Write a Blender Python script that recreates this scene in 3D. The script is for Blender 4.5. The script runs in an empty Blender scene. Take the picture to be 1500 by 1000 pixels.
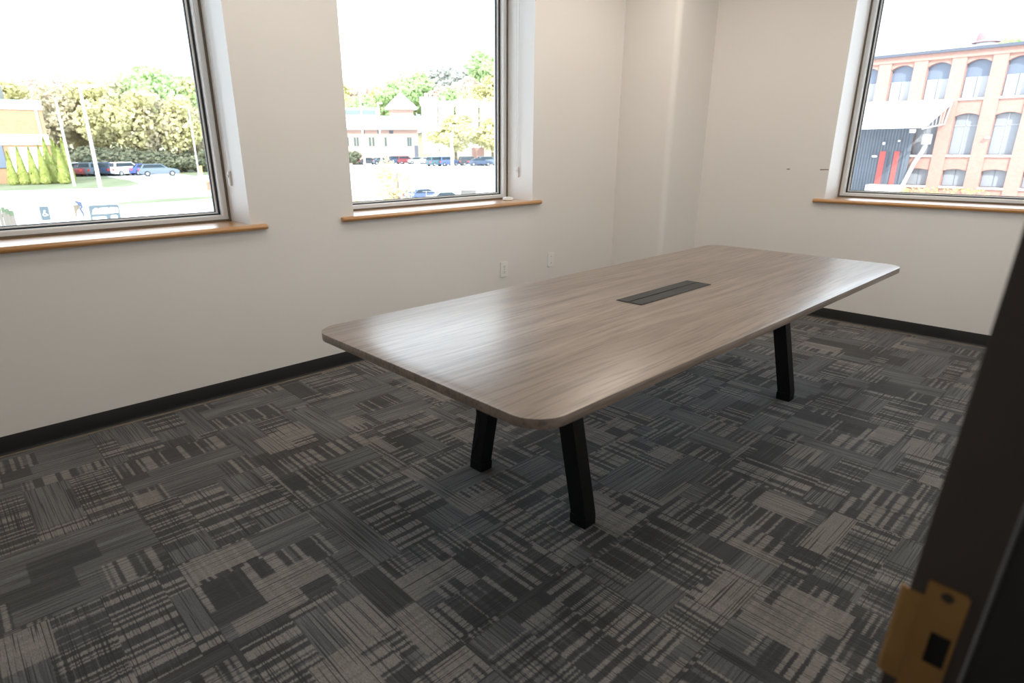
import bpy, bmesh, math, random
import numpy as np
from mathutils import Vector, Matrix

S = bpy.context.scene
COL = S.collection
R = math.radians
random.seed(7)

# ------------------------------------------------------------------ camera
CF = 884.31                                   # focal length in pixels of the 1500 px frame
YAW, PITCH, ROLL = 0.825237, -0.329618, -0.006867
CAM = Vector((3.58424, -5.55639, 1.41186))
PPX, PPY = -31.4535, 21.0667
_cy, _sy, _cp, _sp = math.cos(YAW), math.sin(YAW), math.cos(PITCH), math.sin(PITCH)
FW = Vector((-_sy * _cp, _cy * _cp, _sp))
_r0 = Vector((_cy, _sy, 0)); _u0 = _r0.cross(FW)
RT = math.cos(ROLL) * _r0 + math.sin(ROLL) * _u0
UP = -math.sin(ROLL) * _r0 + math.cos(ROLL) * _u0
cd = bpy.data.cameras.new('camera'); cam = bpy.data.objects.new('camera', cd); COL.objects.link(cam)
cam.matrix_world = Matrix((
    (RT.x, UP.x, -FW.x, CAM.x), (RT.y, UP.y, -FW.y, CAM.y), (RT.z, UP.z, -FW.z, CAM.z), (0, 0, 0, 1)))
cd.sensor_fit = 'HORIZONTAL'; cd.sensor_width = 36.0; cd.lens = CF / 1500 * 36
cd.shift_x = -PPX / 1500; cd.shift_y = PPY / 1500
cd.clip_start = 0.02; cd.clip_end = 2000
cd.dof.use_dof = True; cd.dof.focus_distance = 3.6; cd.dof.aperture_fstop = 3.0
S.camera = cam

def ray(px, py):
    return (px - 750 - PPX) / CF * RT - (py - 500 - PPY) / CF * UP + FW
def at(px, d):
    """ground-plan point at horizontal distance d in the direction of picture column px (near the horizon)"""
    r = ray(px, 221); h = Vector((r.x, r.y)).normalized()
    return Vector((CAM.x + h.x * d, CAM.y + h.y * d))
def zat(px, py, d):
    r = ray(px, py); return CAM.z + r.z * d / math.hypot(r.x, r.y)
def to_px(p):
    v = Vector(p) - CAM; z = v.dot(FW)
    return 750 + PPX + CF * v.dot(RT) / z
def floorpt(px, py, z):
    r = ray(px, py); t = (z - CAM.z) / r.z; return CAM + r * t

# ------------------------------------------------------------------ node helpers
class V:
    """a float socket (or number) in a node tree with arithmetic"""
    nt = None
    def __init__(s, v): s.v = v
    @staticmethod
    def m(op, *a, clamp=False):
        n = V.nt.nodes.new('ShaderNodeMath'); n.operation = op; n.use_clamp = clamp
        for i, x in enumerate(a):
            x = x.v if isinstance(x, V) else x
            if isinstance(x, (int, float)): n.inputs[i].default_value = x
            else: V.nt.links.new(x, n.inputs[i])
        return V(n.outputs[0])
    def __add__(s, o): return V.m('ADD', s, o)
    def __radd__(s, o): return V.m('ADD', o, s)
    def __sub__(s, o): return V.m('SUBTRACT', s, o)
    def __rsub__(s, o): return V.m('SUBTRACT', o, s)
    def __mul__(s, o): return V.m('MULTIPLY', s, o)
    __rmul__ = __mul__
    def __truediv__(s, o): return V.m('DIVIDE', s, o)
    def gt(s, o): return V.m('GREATER_THAN', s, o)
    def floor(s): return V.m('FLOOR', s)
    def fract(s): return V.m('FRACT', s)
    def step(s, a, b):
        n = V.nt.nodes.new('ShaderNodeMapRange'); n.interpolation_type = 'SMOOTHSTEP'
        V.nt.links.new(s.v, n.inputs['Value'])
        n.inputs['From Min'].default_value = a; n.inputs['From Max'].default_value = b
        return V(n.outputs[0])

def vec(x, y, z=0.0):
    n = V.nt.nodes.new('ShaderNodeCombineXYZ')
    for i, a in enumerate((x, y, z)):
        a = a.v if isinstance(a, V) else a
        if isinstance(a, (int, float)): n.inputs[i].default_value = a
        else: V.nt.links.new(a, n.inputs[i])
    return n.outputs[0]
def noise(v, scale=1.0, detail=0.0, rough=0.5, dist=0.0):
    n = V.nt.nodes.new('ShaderNodeTexNoise'); n.inputs['Scale'].default_value = scale
    n.inputs['Detail'].default_value = detail; n.inputs['Roughness'].default_value = rough
    n.inputs['Distortion'].default_value = dist
    if v is not None: V.nt.links.new(v, n.inputs['Vector'])
    return V(n.outputs[0])
def coords(kind='Object'):
    n = V.nt.nodes.new('ShaderNodeTexCoord'); s = V.nt.nodes.new('ShaderNodeSeparateXYZ')
    V.nt.links.new(n.outputs[kind], s.inputs[0])
    return V(s.outputs[0]), V(s.outputs[1]), V(s.outputs[2]), n.outputs[kind]
def mixc(f, a, b):
    n = V.nt.nodes.new('ShaderNodeMix'); n.data_type = 'RGBA'
    f = f.v if isinstance(f, V) else f
    if isinstance(f, (int, float)): n.inputs[0].default_value = f
    else: V.nt.links.new(f, n.inputs[0])
    for i, c in ((6, a), (7, b)):
        if isinstance(c, tuple): n.inputs[i].default_value = (*c, 1)
        else: V.nt.links.new(c, n.inputs[i])
    return n.outputs[2]
def srgb(r, g, b):
    f = lambda c: (c / 255 / 12.92) if c <= 10 else ((c / 255 + .055) / 1.055) ** 2.4
    return (f(r), f(g), f(b))

MATS = {}
def newmat(name):
    m = bpy.data.materials.new(name); m.use_nodes = True; MATS[name] = m
    V.nt = m.node_tree
    return m, m.node_tree.nodes['Principled BSDF']
def setc(p, c, key='Base Color'):
    if isinstance(c, tuple): p.inputs[key].default_value = (*c, 1)
    else: V.nt.links.new(c, p.inputs[key])
def bump(p, h, strength, dist=0.01):
    n = V.nt.nodes.new('ShaderNodeBump'); n.inputs['Strength'].default_value = strength
    n.inputs['Distance'].default_value = dist
    V.nt.links.new(h.v, n.inputs['Height']); V.nt.links.new(n.outputs[0], p.inputs['Normal'])
def plain(name, c, rough=0.6, metal=0.0, spec=0.5, var=0.06, scale=6.0):
    """simple procedural material: the colour with a slight mottling"""
    m, p = newmat(name)
    x, y, z, o = coords()
    n = noise(o, scale, 3.0)
    lo = tuple(max(0, k * (1 - var)) for k in c); hi = tuple(min(1, k * (1 + var)) for k in c)
    setc(p, mixc(n, lo, hi)); p.inputs['Roughness'].default_value = rough
    p.inputs['Metallic'].default_value = metal; p.inputs['Specular IOR Level'].default_value = spec
    return m

# ---- interior materials
def mat_wall():
    m, p = newmat('wall_paint')
    x, y, z, o = coords()
    n = noise(o, 1.3, 2.0)
    c = mixc(n, (.760, .742, .720), (.795, .777, .755))
    # two short brown nicks and a faint scuff on the back wall, near the right window
    def box(v, a, b): return v.gt(a) * (1 - v.gt(b))
    back = y.gt(-.03)
    mk = back * (box(x, 1.335, 1.362) + box(x, 1.605, 1.672)) * box(z + noise(o, 25) * .005, 1.234, 1.241)
    mk2 = back * box(x, 1.66, 1.70) * box(z + noise(o, 30) * .01, .925, .929) * .35
    c = mixc(mk, c, (.16, .09, .05)); c = mixc(mk2, c, (.35, .3, .27))
    setc(p, c); p.inputs['Roughness'].default_value = .62; p.inputs['Specular IOR Level'].default_value = .3
    bump(p, noise(o, 350, 2.0), .06, .002)
    return m
mat_wall()
plain('reveal_window_lit', (.86, .865, .87), .5, var=.015)  # wall paint whitened: window light on the reveals put into the colour
plain('ceiling_tile', (.80, .715, .60), .8, var=.05, scale=60)
plain('cove_rubber', (.014, .0135, .013), .38, var=.15, scale=3)
plain('toe_glint', (.17, .135, .105), .8, var=.25, scale=25)  # paler brown: light caught along the cove toe, put into the colour
plain('alu_frame', (.72, .75, .78), .45, metal=.0, var=.02)
plain('white_bead', (.88, .89, .90), .4, var=.01)
plain('gasket_rubber', (.012, .020, .030), .5, var=.1)
plain('caulk', (.16, .125, .09), .7, var=.15, scale=30)
plain('white_plastic', (.81, .805, .79), .4, var=.01)
plain('plastic_slot', (.10, .10, .10), .6)
plain('black_metal', (.0042, .0044, .0050), .5, var=.15, spec=.22)
plain('black_cable', (.004, .004, .004), .45)
plain('grommet_lid', (.020, .020, .0195), .55, metal=.0, spec=.3, var=.08, scale=12)
plain('grommet_black', (.008, .008, .009), .5)
plain('bronze_paint', (.045, .034, .028), .5, var=.12, scale=4)
plain('stop_paint', (.014, .012, .0105), .5, var=.12, scale=4)
plain('weatherstrip_grey', (.13, .13, .135), .5)
plain('brass', (.36, .20, .07), .42, metal=.7, var=.15, scale=20)
plain('screw_steel', (.075, .06, .045), .4, metal=.8)
plain('latch_dark', (.002, .002, .002), .9)
plain('hall_paint', (.10, .095, .09), .8)

def mat_glass():
    m = bpy.data.materials.new('window_glass'); m.use_nodes = True; MATS['window_glass'] = m
    nt = m.node_tree; nt.nodes.clear(); V.nt = nt
    o = nt.nodes.new('ShaderNodeOutputMaterial'); mx = nt.nodes.new('ShaderNodeMixShader')
    t = nt.nodes.new('ShaderNodeBsdfTransparent'); t.inputs[0].default_value = (.97, .985, .985, 1)
    g = nt.nodes.new('ShaderNodeBsdfGlossy'); g.inputs['Roughness'].default_value = .02
    f = nt.nodes.new('ShaderNodeFresnel'); f.inputs[0].default_value = 1.3
    nt.links.new(f.outputs[0], mx.inputs[0]); nt.links.new(t.outputs[0], mx.inputs[1])
    nt.links.new(g.outputs[0], mx.inputs[2]); nt.links.new(mx.outputs[0], o.inputs[0])
mat_glass()

def mat_maple():
    m, p = newmat('maple_sill')
    x, y, z, o = coords()
    n = noise(vec(x * 12, y * 12, z * 60), 1.0, 4.0, .6)
    setc(p, mixc(n, (.42, .185, .045), (.54, .27, .075)))
    p.inputs['Roughness'].default_value = .25; p.inputs['Coat Weight'].default_value = 1.0
    p.inputs['Coat Roughness'].default_value = .34; p.inputs['Coat IOR'].default_value = 1.8
mat_maple()

def mat_table():
    m, p = newmat('grey_oak_laminate')
    x, y, z, o = coords()
    wob = noise(vec(x * 2.2, y * .55, 3.0), 1.0, 2.0) * .16
    a = noise(vec((x + wob) * 16, y * .75, z * 8), 1.0, 5.0, .62)          # broad streaks
    b = noise(vec((x + wob * .6) * 95, y * 3.2, z * 60), 1.0, 3.0, .6)       # fine pores
    k = noise(vec((x + wob * 1.5) * 5.5, y * .45, 7.0), 1.0, 1.0)            # board-like bands
    plank = noise(vec((x * 7.5).floor(), ((x * 7.5).floor() * .37 + y * .8).floor(), 2.0), 3.7, 0)
    c = mixc(a.step(.3, .72), (.142, .102, .079), (.285, .226, .184))
    c = mixc(k.step(.35, .7) * .55, c, (.215, .168, .136))
    c = mixc((1 - b.step(.34, .55)) * .55, c, (.055, .037, .028))
    c = mixc(plank.step(.3, .7) * .22, c, (.135, .097, .075))
    setc(p, c)
    p.inputs['Roughness'].default_value = .36
    p.inputs['Specular IOR Level'].default_value = .85
    V.nt.links.new((.27 + (1 - b) * .10).v, p.inputs['Roughness'])
    bump(p, b * .7 + a * .3, .10, .002)
mat_table()

TX, TY = .4965, .52
def mat_carpet():
    m, p = newmat('carpet_tile')
    x, y, z, o = coords()
    X = (x + .014) / TX; Y = (y + 5.16) / TY
    ix, iy = X.floor(), Y.floor(); fx, fy = X.fract(), Y.fract()
    par = (((ix + iy) * .5).fract()).gt(.25)                     # quarter-turned neighbours
    wn = V.nt.nodes.new('ShaderNodeTexWhiteNoise'); wn.noise_dimensions = '2D'
    V.nt.links.new(vec(ix, iy), wn.inputs['Vector']); rnd = V(wn.outputs['Value'])
    u = fx + par * (fy - fx); v = fy + par * (fx - fy)           # u runs along the yarn lines
    s = rnd * 61.0
    def wn2(a_, b_):
        n = V.nt.nodes.new('ShaderNodeTexWhiteNoise'); n.noise_dimensions = '3D'
        V.nt.links.new(vec(a_, b_, s), n.inputs['Vector']); return V(n.outputs['Value'])
    jit = (noise(vec(u * 3.0, v * 150), 1.0, 0) - .5)            # single yarns end a little early or late
    uj = u + jit * .020
    # yarn lines along u
    yarn = noise(vec(u * .9 + s, v * 46 + s), 1.0, 1.5, .6)
    thin = noise(vec(u * 1.5 + s * 2, v * 100 + s), 1.0, .5)
    tone = noise(vec(u * .8 + s, v * 5.5 + s), 1.0, 0)           # broad bands along the yarn
    fleck = noise(vec(u * 60, v * 120), 1.0, 1.0)
    # blocks of cross bars: bars run across the yarn and end in straight edges
    bv = (v * 3.1 + s).floor(); bu = (uj * 2.1 + wn2(bv, 3.0) * 5).floor()
    on = wn2(bu, bv).gt(.44)
    seg = noise(vec(uj * 29 + wn2(bu, bv + 9.0) * 31, bv * 1.7, s), 1.0, 0)
    bar = seg.step(.55, .57) * on * (.55 + .45 * yarn.step(.36, .46))
    gap = (1 - seg.step(.47, .49)) * on
    # a few wide free blocks: solid dark or solid tan
    cv = (v * 3.7 + s * 1.3).floor(); cu = (uj * 2.4 + wn2(cv, 7.0) * 3).floor(); r2 = wn2(cu, cv + 21.0)
    dk = r2.gt(.80); tanb = (1 - r2.gt(.07))
    base = mixc(tone.step(.35, .65), (.112, .114, .118), (.158, .159, .160))
    base = mixc(yarn.step(.62, .40) * .55 if False else (1 - yarn.step(.40, .50)) * .62, base, (.048, .049, .051))
    base = mixc(dk * .80, base, (.036, .036, .038))
    base = mixc(gap * .78, base, (.034, .034, .035))
    base = mixc(bar * .84, base, (.262, .243, .224))
    base = mixc(tanb * .75, base, (.250, .230, .210))
    base = mixc((1 - thin.step(.35, .41)) * .85, base, (.022, .022, .023))
    base = mixc(thin.step(.68, .75) * .30, base, (.26, .25, .24))
    base = mixc((fleck - .5) * 1.1 + .20, base, (.045, .044, .043))
    edge = V.m('MINIMUM', V.m('MINIMUM', fx, 1 - fx), V.m('MINIMUM', fy, 1 - fy))
    base = mixc((1 - edge.step(.001, .007)) * .6, base, (.02, .02, .02))
    setc(p, base); p.inputs['Roughness'].default_value = .95
    p.inputs['Specular IOR Level'].default_value = .12
    p.inputs['Sheen Weight'].default_value = .15
    rib = noise(vec(u * 130, v * 210), 1.0, 1.0)
    bump(p, rib, .55, .004)
mat_carpet()

def emis(name, c, s):
    m = bpy.data.materials.new(name); m.use_nodes = True; MATS[name] = m
    nt = m.node_tree; p = nt.nodes['Principled BSDF']
    p.inputs['Base Color'].default_value = (.8, .8, .8, 1)
    p.inputs['Emission Color'].default_value = (*c, 1); p.inputs['Emission Strength'].default_value = s
emis('fill_diffuser', (1.0, .89, .77), 4.2)  # warm glow of the added ceiling panels

# ---- exterior materials
def mat_brick(name, a, b, mortar, scale):
    m, p = newmat(name)
    x, y, z, o = coords()
    n = V.nt.nodes.new('ShaderNodeTexBrick'); n.inputs['Scale'].default_value = scale
    V.nt.links.new(vec(x + y, z, 0), n.inputs['Vector'])
    n.inputs['Color1'].default_value = (*a, 1); n.inputs['Color2'].default_value = (*b, 1)
    n.inputs['Mortar'].default_value = (*mortar, 1); n.inputs['Mortar Size'].default_value = .012
    setc(p, mixc(noise(o, .5, 4) * .35, n.outputs[0], b)); p.inputs['Roughness'].default_value = .85
mat_brick('mill_brick', (.365, .20, .16), (.41, .235, .195), (.40, .32, .285), 2.2)
mat_brick('tan_brick', (.35, .215, .125), (.39, .24, .145), (.37, .27, .19), 2.0)
mat_brick('pink_brick', (.41, .255, .21), (.45, .29, .245), (.44, .35, .31), 2.0)
plain('pale_concrete', (.74, .73, .71), .85, var=.03, scale=.6)
plain('white_trim', (.84, .84, .83), .6, var=.02)
plain('light_grey_paint', (.42, .43, .45), .6)
plain('roof_edge_dark', (.09, .10, .13), .6)
plain('metal_siding', (.13, .155, .19), .55, var=.15, scale=1.5)
plain('green_metal', (.30, .46, .42), .5)
plain('grey_glass', (.15, .185, .25), .15, var=.1, scale=.4)
plain('dark_glass', (.05, .10, .10), .12)
plain('window_blind', (.27, .29, .32), .7, var=.04, scale=.5)
plain('white_blind', (.36, .375, .40), .7, var=.02)
plain('red_door', (.75, .09, .08), .5)
plain('truss_steel', (.40, .39, .38), .55)
plain('vent_red', (.42, .22, .22), .6)
plain('bark', (.20, .155, .12), .9, var=.3, scale=3)
plain('pale_bark', (.42, .36, .30), .9, var=.3, scale=3)
plain('pole_white', (.80, .80, .79), .5)
plain('hydrant_red', (.62, .17, .10), .5)
plain('marker_yellow', (.80, .62, .16), .5)
plain('fence_grey', (.50, .48, .46), .7)
plain('dumpster_grey', (.15, .145, .135), .7, var=.3, scale=2)
plain('sign_slate', (.075, .105, .125), .5)
plain('sign_white', (.85, .85, .85), .5, var=.01)
plain('sign_navy', (.065, .085, .16), .5)
plain('planter_tan', (.16, .135, .10), .7)
plain('picket_wood', (.17, .155, .13), .8, var=.1, scale=5)
plain('picket_green', (.09, .125, .07), .7)
plain('tyre', (.02, .02, .02), .8)
plain('car_glass', (.03, .045, .055), .25, spec=.15)
plain('tail_light', (.62, .06, .05), .3)
for n_, c_ in dict(white=(.82, .82, .82), navy=(.05, .075, .13), slate=(.14, .18, .22), blue=(.06, .10, .42), silver=(.30, .31, .33),
                   black=(.04, .045, .055), sky=(.09, .13, .26), maroon=(.24, .06, .07), teal=(.07, .13, .16)).items():
    plain('car_' + n_, c_, .25, var=.02)
def mat_ground():
    m, p = newmat('outdoor_ground')
    x, y, z, o = coords()
    dx = x - CAM.x; dy = y - CAM.y
    d = V.m('SQRT', dx * dx + dy * dy) + (noise(o, .05, 3) - .5) * 14
    pave = mixc(noise(o, .35, 4), (.60, .59, .575), (.68, .67, .65))
    wood = mixc(noise(o, .25, 4), (.26, .25, .13), (.40, .38, .22))
    far = d.step(100, 104) * (x * -1).gt(60) * (1 - (y - 48).gt(0))
    hill = d.step(158, 164)
    setc(p, mixc(V.m('MAXIMUM', far, hill), pave, wood)); p.inputs['Roughness'].default_value = .9
mat_ground()
def mat_lawn():
    m, p = newmat('mown_grass')
    x, y, z, o = coords()
    st = V.m('SINE', (x * .5 + y * 1.0) * 1.1)
    c = mixc(st.step(-.3, .3), (.125, .155, .07), (.155, .18, .095))
    setc(p, mixc(noise(o, 1.2, 4) * .4, c, (.19, .18, .11))); p.inputs['Roughness'].default_value = .9
mat_lawn()
def mat_leaf(name, a, b, c):
    m = bpy.data.materials.new(name); m.use_nodes = True; MATS[name] = m
    nt = m.node_tree; nt.nodes.clear(); V.nt = nt
    g = nt.nodes.new('ShaderNodeNewGeometry')
    r = V(g.outputs['Random Per Island'])
    col = mixc(r.step(0, .6), a, b); col = mixc(r.step(.62, 1.0), col, c)
    d = nt.nodes.new('ShaderNodeBsdfDiffuse'); t = nt.nodes.new('ShaderNodeBsdfTranslucent'); mx = nt.nodes.new('ShaderNodeMixShader'); o = nt.nodes.new('ShaderNodeOutputMaterial')
    nt.links.new(col, d.inputs[0]); nt.links.new(col, t.inputs[0]); mx.inputs[0].default_value = .42
    nt.links.new(d.outputs[0], mx.inputs[1]); nt.links.new(t.outputs[0], mx.inputs[2]); nt.links.new(mx.outputs[0], o.inputs[0])
mat_leaf('leaf_yellow_green', (0.54, 0.52, 0.29), (0.71, 0.68, 0.40), (0.78, 0.73, 0.49))
mat_leaf('leaf_olive', (0.49, 0.45, 0.32), (0.64, 0.58, 0.41), (0.74, 0.66, 0.50))
mat_leaf('leaf_green', (0.42, 0.56, 0.29), (0.58, 0.71, 0.40), (0.71, 0.78, 0.54))
mat_leaf('leaf_blush', (0.60, 0.49, 0.42), (0.73, 0.61, 0.54), (0.78, 0.69, 0.58))
mat_leaf('leaf_dark', (.17, .20, .14), (.27, .28, .19), (.40, .39, .27))
mat_leaf('leaf_arbor', (.34, .39, .10), (.45, .50, .16), (.52, .55, .22))
mat_leaf('leaf_gold', (.56, .48, .20), (.68, .60, .30), (.74, .68, .42))
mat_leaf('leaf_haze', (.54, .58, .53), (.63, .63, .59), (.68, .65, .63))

# ------------------------------------------------------------------ mesh helpers
class MB:
    def __init__(s): s.bm = bmesh.new()
    def box(s, x0, x1, y0, y1, z0, z1, M=None):
        vs = [s.bm.verts.new((x, y, z)) for z in (z0, z1) for x, y in ((x0, y0), (x1, y0), (x1, y1), (x0, y1))]
        for f in ((3, 2, 1, 0), (4, 5, 6, 7), (0, 1, 5, 4), (1, 2, 6, 5), (2, 3, 7, 6), (3, 0, 4, 7)):
            s.bm.faces.new([vs[i] for i in f])
        if M is not None:
            for v in vs: v.co = M @ v.co
        return vs
    def prism(s, pts, h, M=None):
        """closed polygon (x, y) swept in z over h = (z0, z1)"""
        a = [s.bm.verts.new((x, y, h[0])) for x, y in pts]; b = [s.bm.verts.new((x, y, h[1])) for x, y in pts]
        n = len(pts)
        s.bm.faces.new(a[::-1]); s.bm.faces.new(b)
        for i in range(n): s.bm.faces.new((a[i], a[(i + 1) % n], b[(i + 1) % n], b[i]))
        if M is not None:
            for v in a + b: v.co = M @ v.co
    def loft(s, rings, close=True, caps=True):
        R_ = [[s.bm.verts.new(p) for p in r] for r in rings]; n = len(R_[0])
        for k in range(len(R_) - 1):
            for i in range(n if close else n - 1):
                s.bm.faces.new((R_[k][i], R_[k][(i + 1) % n], R_[k + 1][(i + 1) % n], R_[k + 1][i]))
        if caps and close: s.bm.faces.new(R_[0][::-1]); s.bm.faces.new(R_[-1])
    def tube(s, pts, r, n=8):
        pts = [Vector(p) for p in pts]; rs = r if isinstance(r, (list, tuple)) else [r] * len(pts)
        rings = []
        for i, p in enumerate(pts):
            t = (pts[min(i + 1, len(pts) - 1)] - pts[max(i - 1, 0)]).normalized()
            a = t.orthogonal().normalized() if i == 0 else (a - t * a.dot(t)).normalized()
            b = t.cross(a)
            rings.append([p + (a * math.cos(k * 2 * math.pi / n) + b * math.sin(k * 2 * math.pi / n)) * rs[i] for k in range(n)])
        s.loft(rings)
    def cyl(s, c, r, z0, z1, n=20, r2=None):
        r2 = r if r2 is None else r2
        s.loft([[(c[0] + q * math.cos(2 * math.pi * k / n), c[1] + q * math.sin(2 * math.pi * k / n), z) for k in range(n)] for q, z in ((r, z0), (r2, z1))])
    def ring(s, a0, a1, z0, z1, w, f):
        """rectangular ring of bar width w; f maps (a, depth 0/1, z) to a point"""
        o = [(a0, z0), (a1, z0), (a1, z1), (a0, z1)]; i = [(a0 + w, z0 + w), (a1 - w, z0 + w), (a1 - w, z1 - w), (a0 + w, z1 - w)]
        P = {(k, l, d): s.bm.verts.new(f(q[k][0], d, q[k][1])) for l, q in ((0, o), (1, i)) for k in range(4) for d in (0, 1)}
        for k in range(4):
            j = (k + 1) % 4
            for a, b in (((0, 0), (1, 0)), ((1, 0), (1, 1)), ((1, 1), (0, 1)), ((0, 1), (0, 0))):
                s.bm.faces.new((P[k, a[0], a[1]], P[j, a[0], a[1]], P[j, b[0], b[1]], P[k, b[0], b[1]]))
    def transform(s, M):
        for v in s.bm.verts: v.co = M @ v.co
    def build(s, name, mat, parent=None, smooth=False, bev=0.0, seg=2, auto=40):
        bmesh.ops.recalc_face_normals(s.bm, faces=s.bm.faces[:])
        if bev > 0:
            es = [e for e in s.bm.edges if len(e.link_faces) == 2 and e.calc_face_angle() > R(auto)]
            bmesh.ops.bevel(s.bm, geom=es, offset=bev, segments=seg, affect='EDGES', profile=.6)
        me = bpy.data.meshes.new(name); s.bm.to_mesh(me); s.bm.free()
        for m_ in (mat if isinstance(mat, (list, tuple)) else [mat]): me.materials.append(MATS[m_])
        if smooth:
            for p in me.polygons: p.use_smooth = True
            me.set_sharp_from_angle(angle=R(auto))
        o = bpy.data.objects.new(name, me); COL.objects.link(o)
        if parent is not None: o.parent = parent
        return o

def empty(name, loc=(0, 0, 0), rz=0.0):
    o = bpy.data.objects.new(name, None); COL.objects.link(o)
    o.location = loc; o.rotation_euler = (0, 0, rz); o.empty_display_size = .1
    return o
def tag(o, label, cat, group=None, kind=None):
    o['label'] = label; o['category'] = cat
    if group: o['group'] = group
    if kind: o['kind'] = kind
    return o
def struct(o, label=None):
    o['kind'] = 'structure'
    if label: o['label'] = label
    return o
def kids(o): return [c for c in COL.objects if c.parent is o]
def copy_tree(o, loc, rz=0.0, sc=1.0, top=True):
    c = o.copy(); COL.objects.link(c)
    if top:
        c.location = loc; c.rotation_euler = (0, 0, rz)
        c.scale = (sc, sc, sc) if not isinstance(sc, tuple) else sc
    for ch in CH.get(o.name, []):
        d = copy_tree(ch, None, top=False); d.parent = c
    return c
CH = {}
def register(o):
    CH[o.name] = [c for c in COL.objects if c.parent is o]
    for c in CH[o.name]: register(c)

ORD = ['first', 'second', 'third', 'fourth', 'fifth', 'sixth', 'seventh', 'eighth', 'ninth', 'tenth', 'eleventh', 'twelfth', 'thirteenth',
       'fourteenth', 'fifteenth', 'sixteenth', 'seventeenth', 'eighteenth', 'nineteenth', 'twentieth', 'twenty-first', 'twenty-second', 'twenty-third', 'twenty-fourth']

# ------------------------------------------------------------------ the room
CEIL = 3.05
XR = 3.515                                     # room side of the wall with the doorway
YS = -6.75                                     # wall behind the photographer's left
SILL = 1.004
HEAD = 2.80
WT_ = .46                                      # thickness of the outer walls
W1 = (-5.852, -4.147); W2 = (-3.463, -1.759); W3 = (1.676, 3.376)

def holed_wall(name, along, span, holes, inner, outer, z1=CEIL):
    """wall along 'y' (at x = inner..outer) or along 'x'; holes are (a0, a1, z0, z1)"""
    mb = MB()
    f = (lambda a, d, z: (d, a, z)) if along == 'y' else (lambda a, d, z: (a, d, z))
    As = sorted({span[0], span[1], *[h[0] for h in holes], *[h[1] for h in holes]})
    Zs = sorted({0.0, z1, *[h[2] for h in holes], *[h[3] for h in holes]})
    def hole(a, z): return any(h[0] < a < h[1] and h[2] < z < h[3] for h in holes)
    for d in (inner, outer):
        for a0, a1 in zip(As, As[1:]):
            for z0, zz in zip(Zs, Zs[1:]):
                if hole((a0 + a1) / 2, (z0 + zz) / 2): continue
                mb.bm.faces.new([mb.bm.verts.new(f(*p)) for p in ((a0, d, z0), (a1, d, z0), (a1, d, zz), (a0, d, zz))])
    bmesh.ops.remove_doubles(mb.bm, verts=mb.bm.verts[:], dist=1e-5)
    def quad(ps, mi):
        q = mb.bm.faces.new([mb.bm.verts.new(p) for p in ps]); q.material_index = mi
    for h in holes:
        for a in (h[0], h[1]): quad([f(a, inner, h[2]), f(a, outer, h[2]), f(a, outer, h[3]), f(a, inner, h[3])], 1)
        for z in (h[2], h[3]):
            if z > 0.01: quad([f(h[0], inner, z), f(h[1], inner, z), f(h[1], outer, z), f(h[0], outer, z)], 1)
    for a in span: quad([f(a, inner, 0), f(a, outer, 0), f(a, outer, z1), f(a, inner, z1)], 0)
    for z in (0, z1): quad([f(span[0], inner, z), f(span[1], inner, z), f(span[1], outer, z), f(span[0], outer, z)], 0)
    me = bpy.data.meshes.new(name); mb.bm.to_mesh(me); mb.bm.free()
    me.materials.append(MATS['wall_paint']); me.materials.append(MATS['reveal_window_lit'])
    o = bpy.data.objects.new(name, me); COL.objects.link(o)
    return struct(o)

mb = MB(); mb.box(-.02, 5.4, YS - .02, .02, -.20, 0.0); struct(mb.build('floor', 'carpet_tile'), 'grey carpet tile floor laid in quarter-turned squares')
mb = MB(); mb.box(-.46, 5.5, YS - .2, .46, CEIL, CEIL + .2); struct(mb.build('ceiling', 'ceiling_tile'))
holed_wall('wall_left', 'y', (YS, .46), [(W1[0], W1[1], SILL - .02, HEAD), (W2[0], W2[1], SILL - .02, HEAD)], 0.0, -WT_)
holed_wall('wall_back', 'x', (0.0, XR + .18), [(W3[0], W3[1], SILL - .02, HEAD)], 0.0, WT_)
DY0, DY1, DZ = -5.80, -4.835, 2.16
holed_wall('wall_right', 'y', (YS, -.0005), [(DY0, DY1, 0.0, DZ)], XR, XR + .165)
mb = MB(); mb.box(0, 5.4, YS - .2, YS, 0, CEIL); struct(mb.build('wall_front', 'wall_paint'))
# corridor behind the doorway: unlit
mb = MB(); mb.box(5.2, 5.4, YS, -2.0, 0, CEIL); mb.box(XR + .166, 5.2, -2.2, -2.0, 0, CEIL); struct(mb.build('wall_corridor', 'hall_paint'))

# corner chase with a rounded outer edge, in the corner of the left and back walls
CXE, CYE, CR = .548, -.605, .055
pts = [(0.0005, -.0005), (CXE, -.0005)]
for k in range(9):
    a = -k / 8 * math.pi / 2
    pts.append((CXE - CR + CR * math.cos(a), CYE + CR + CR * math.sin(a)))
pts.append((0.0005, CYE))
mb = MB(); mb.prism(pts, (0.0005, CEIL - .0005)); struct(mb.build('wall_chase', 'wall_paint', smooth=True, auto=30), 'boxed corner chase with a rounded edge')

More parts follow.
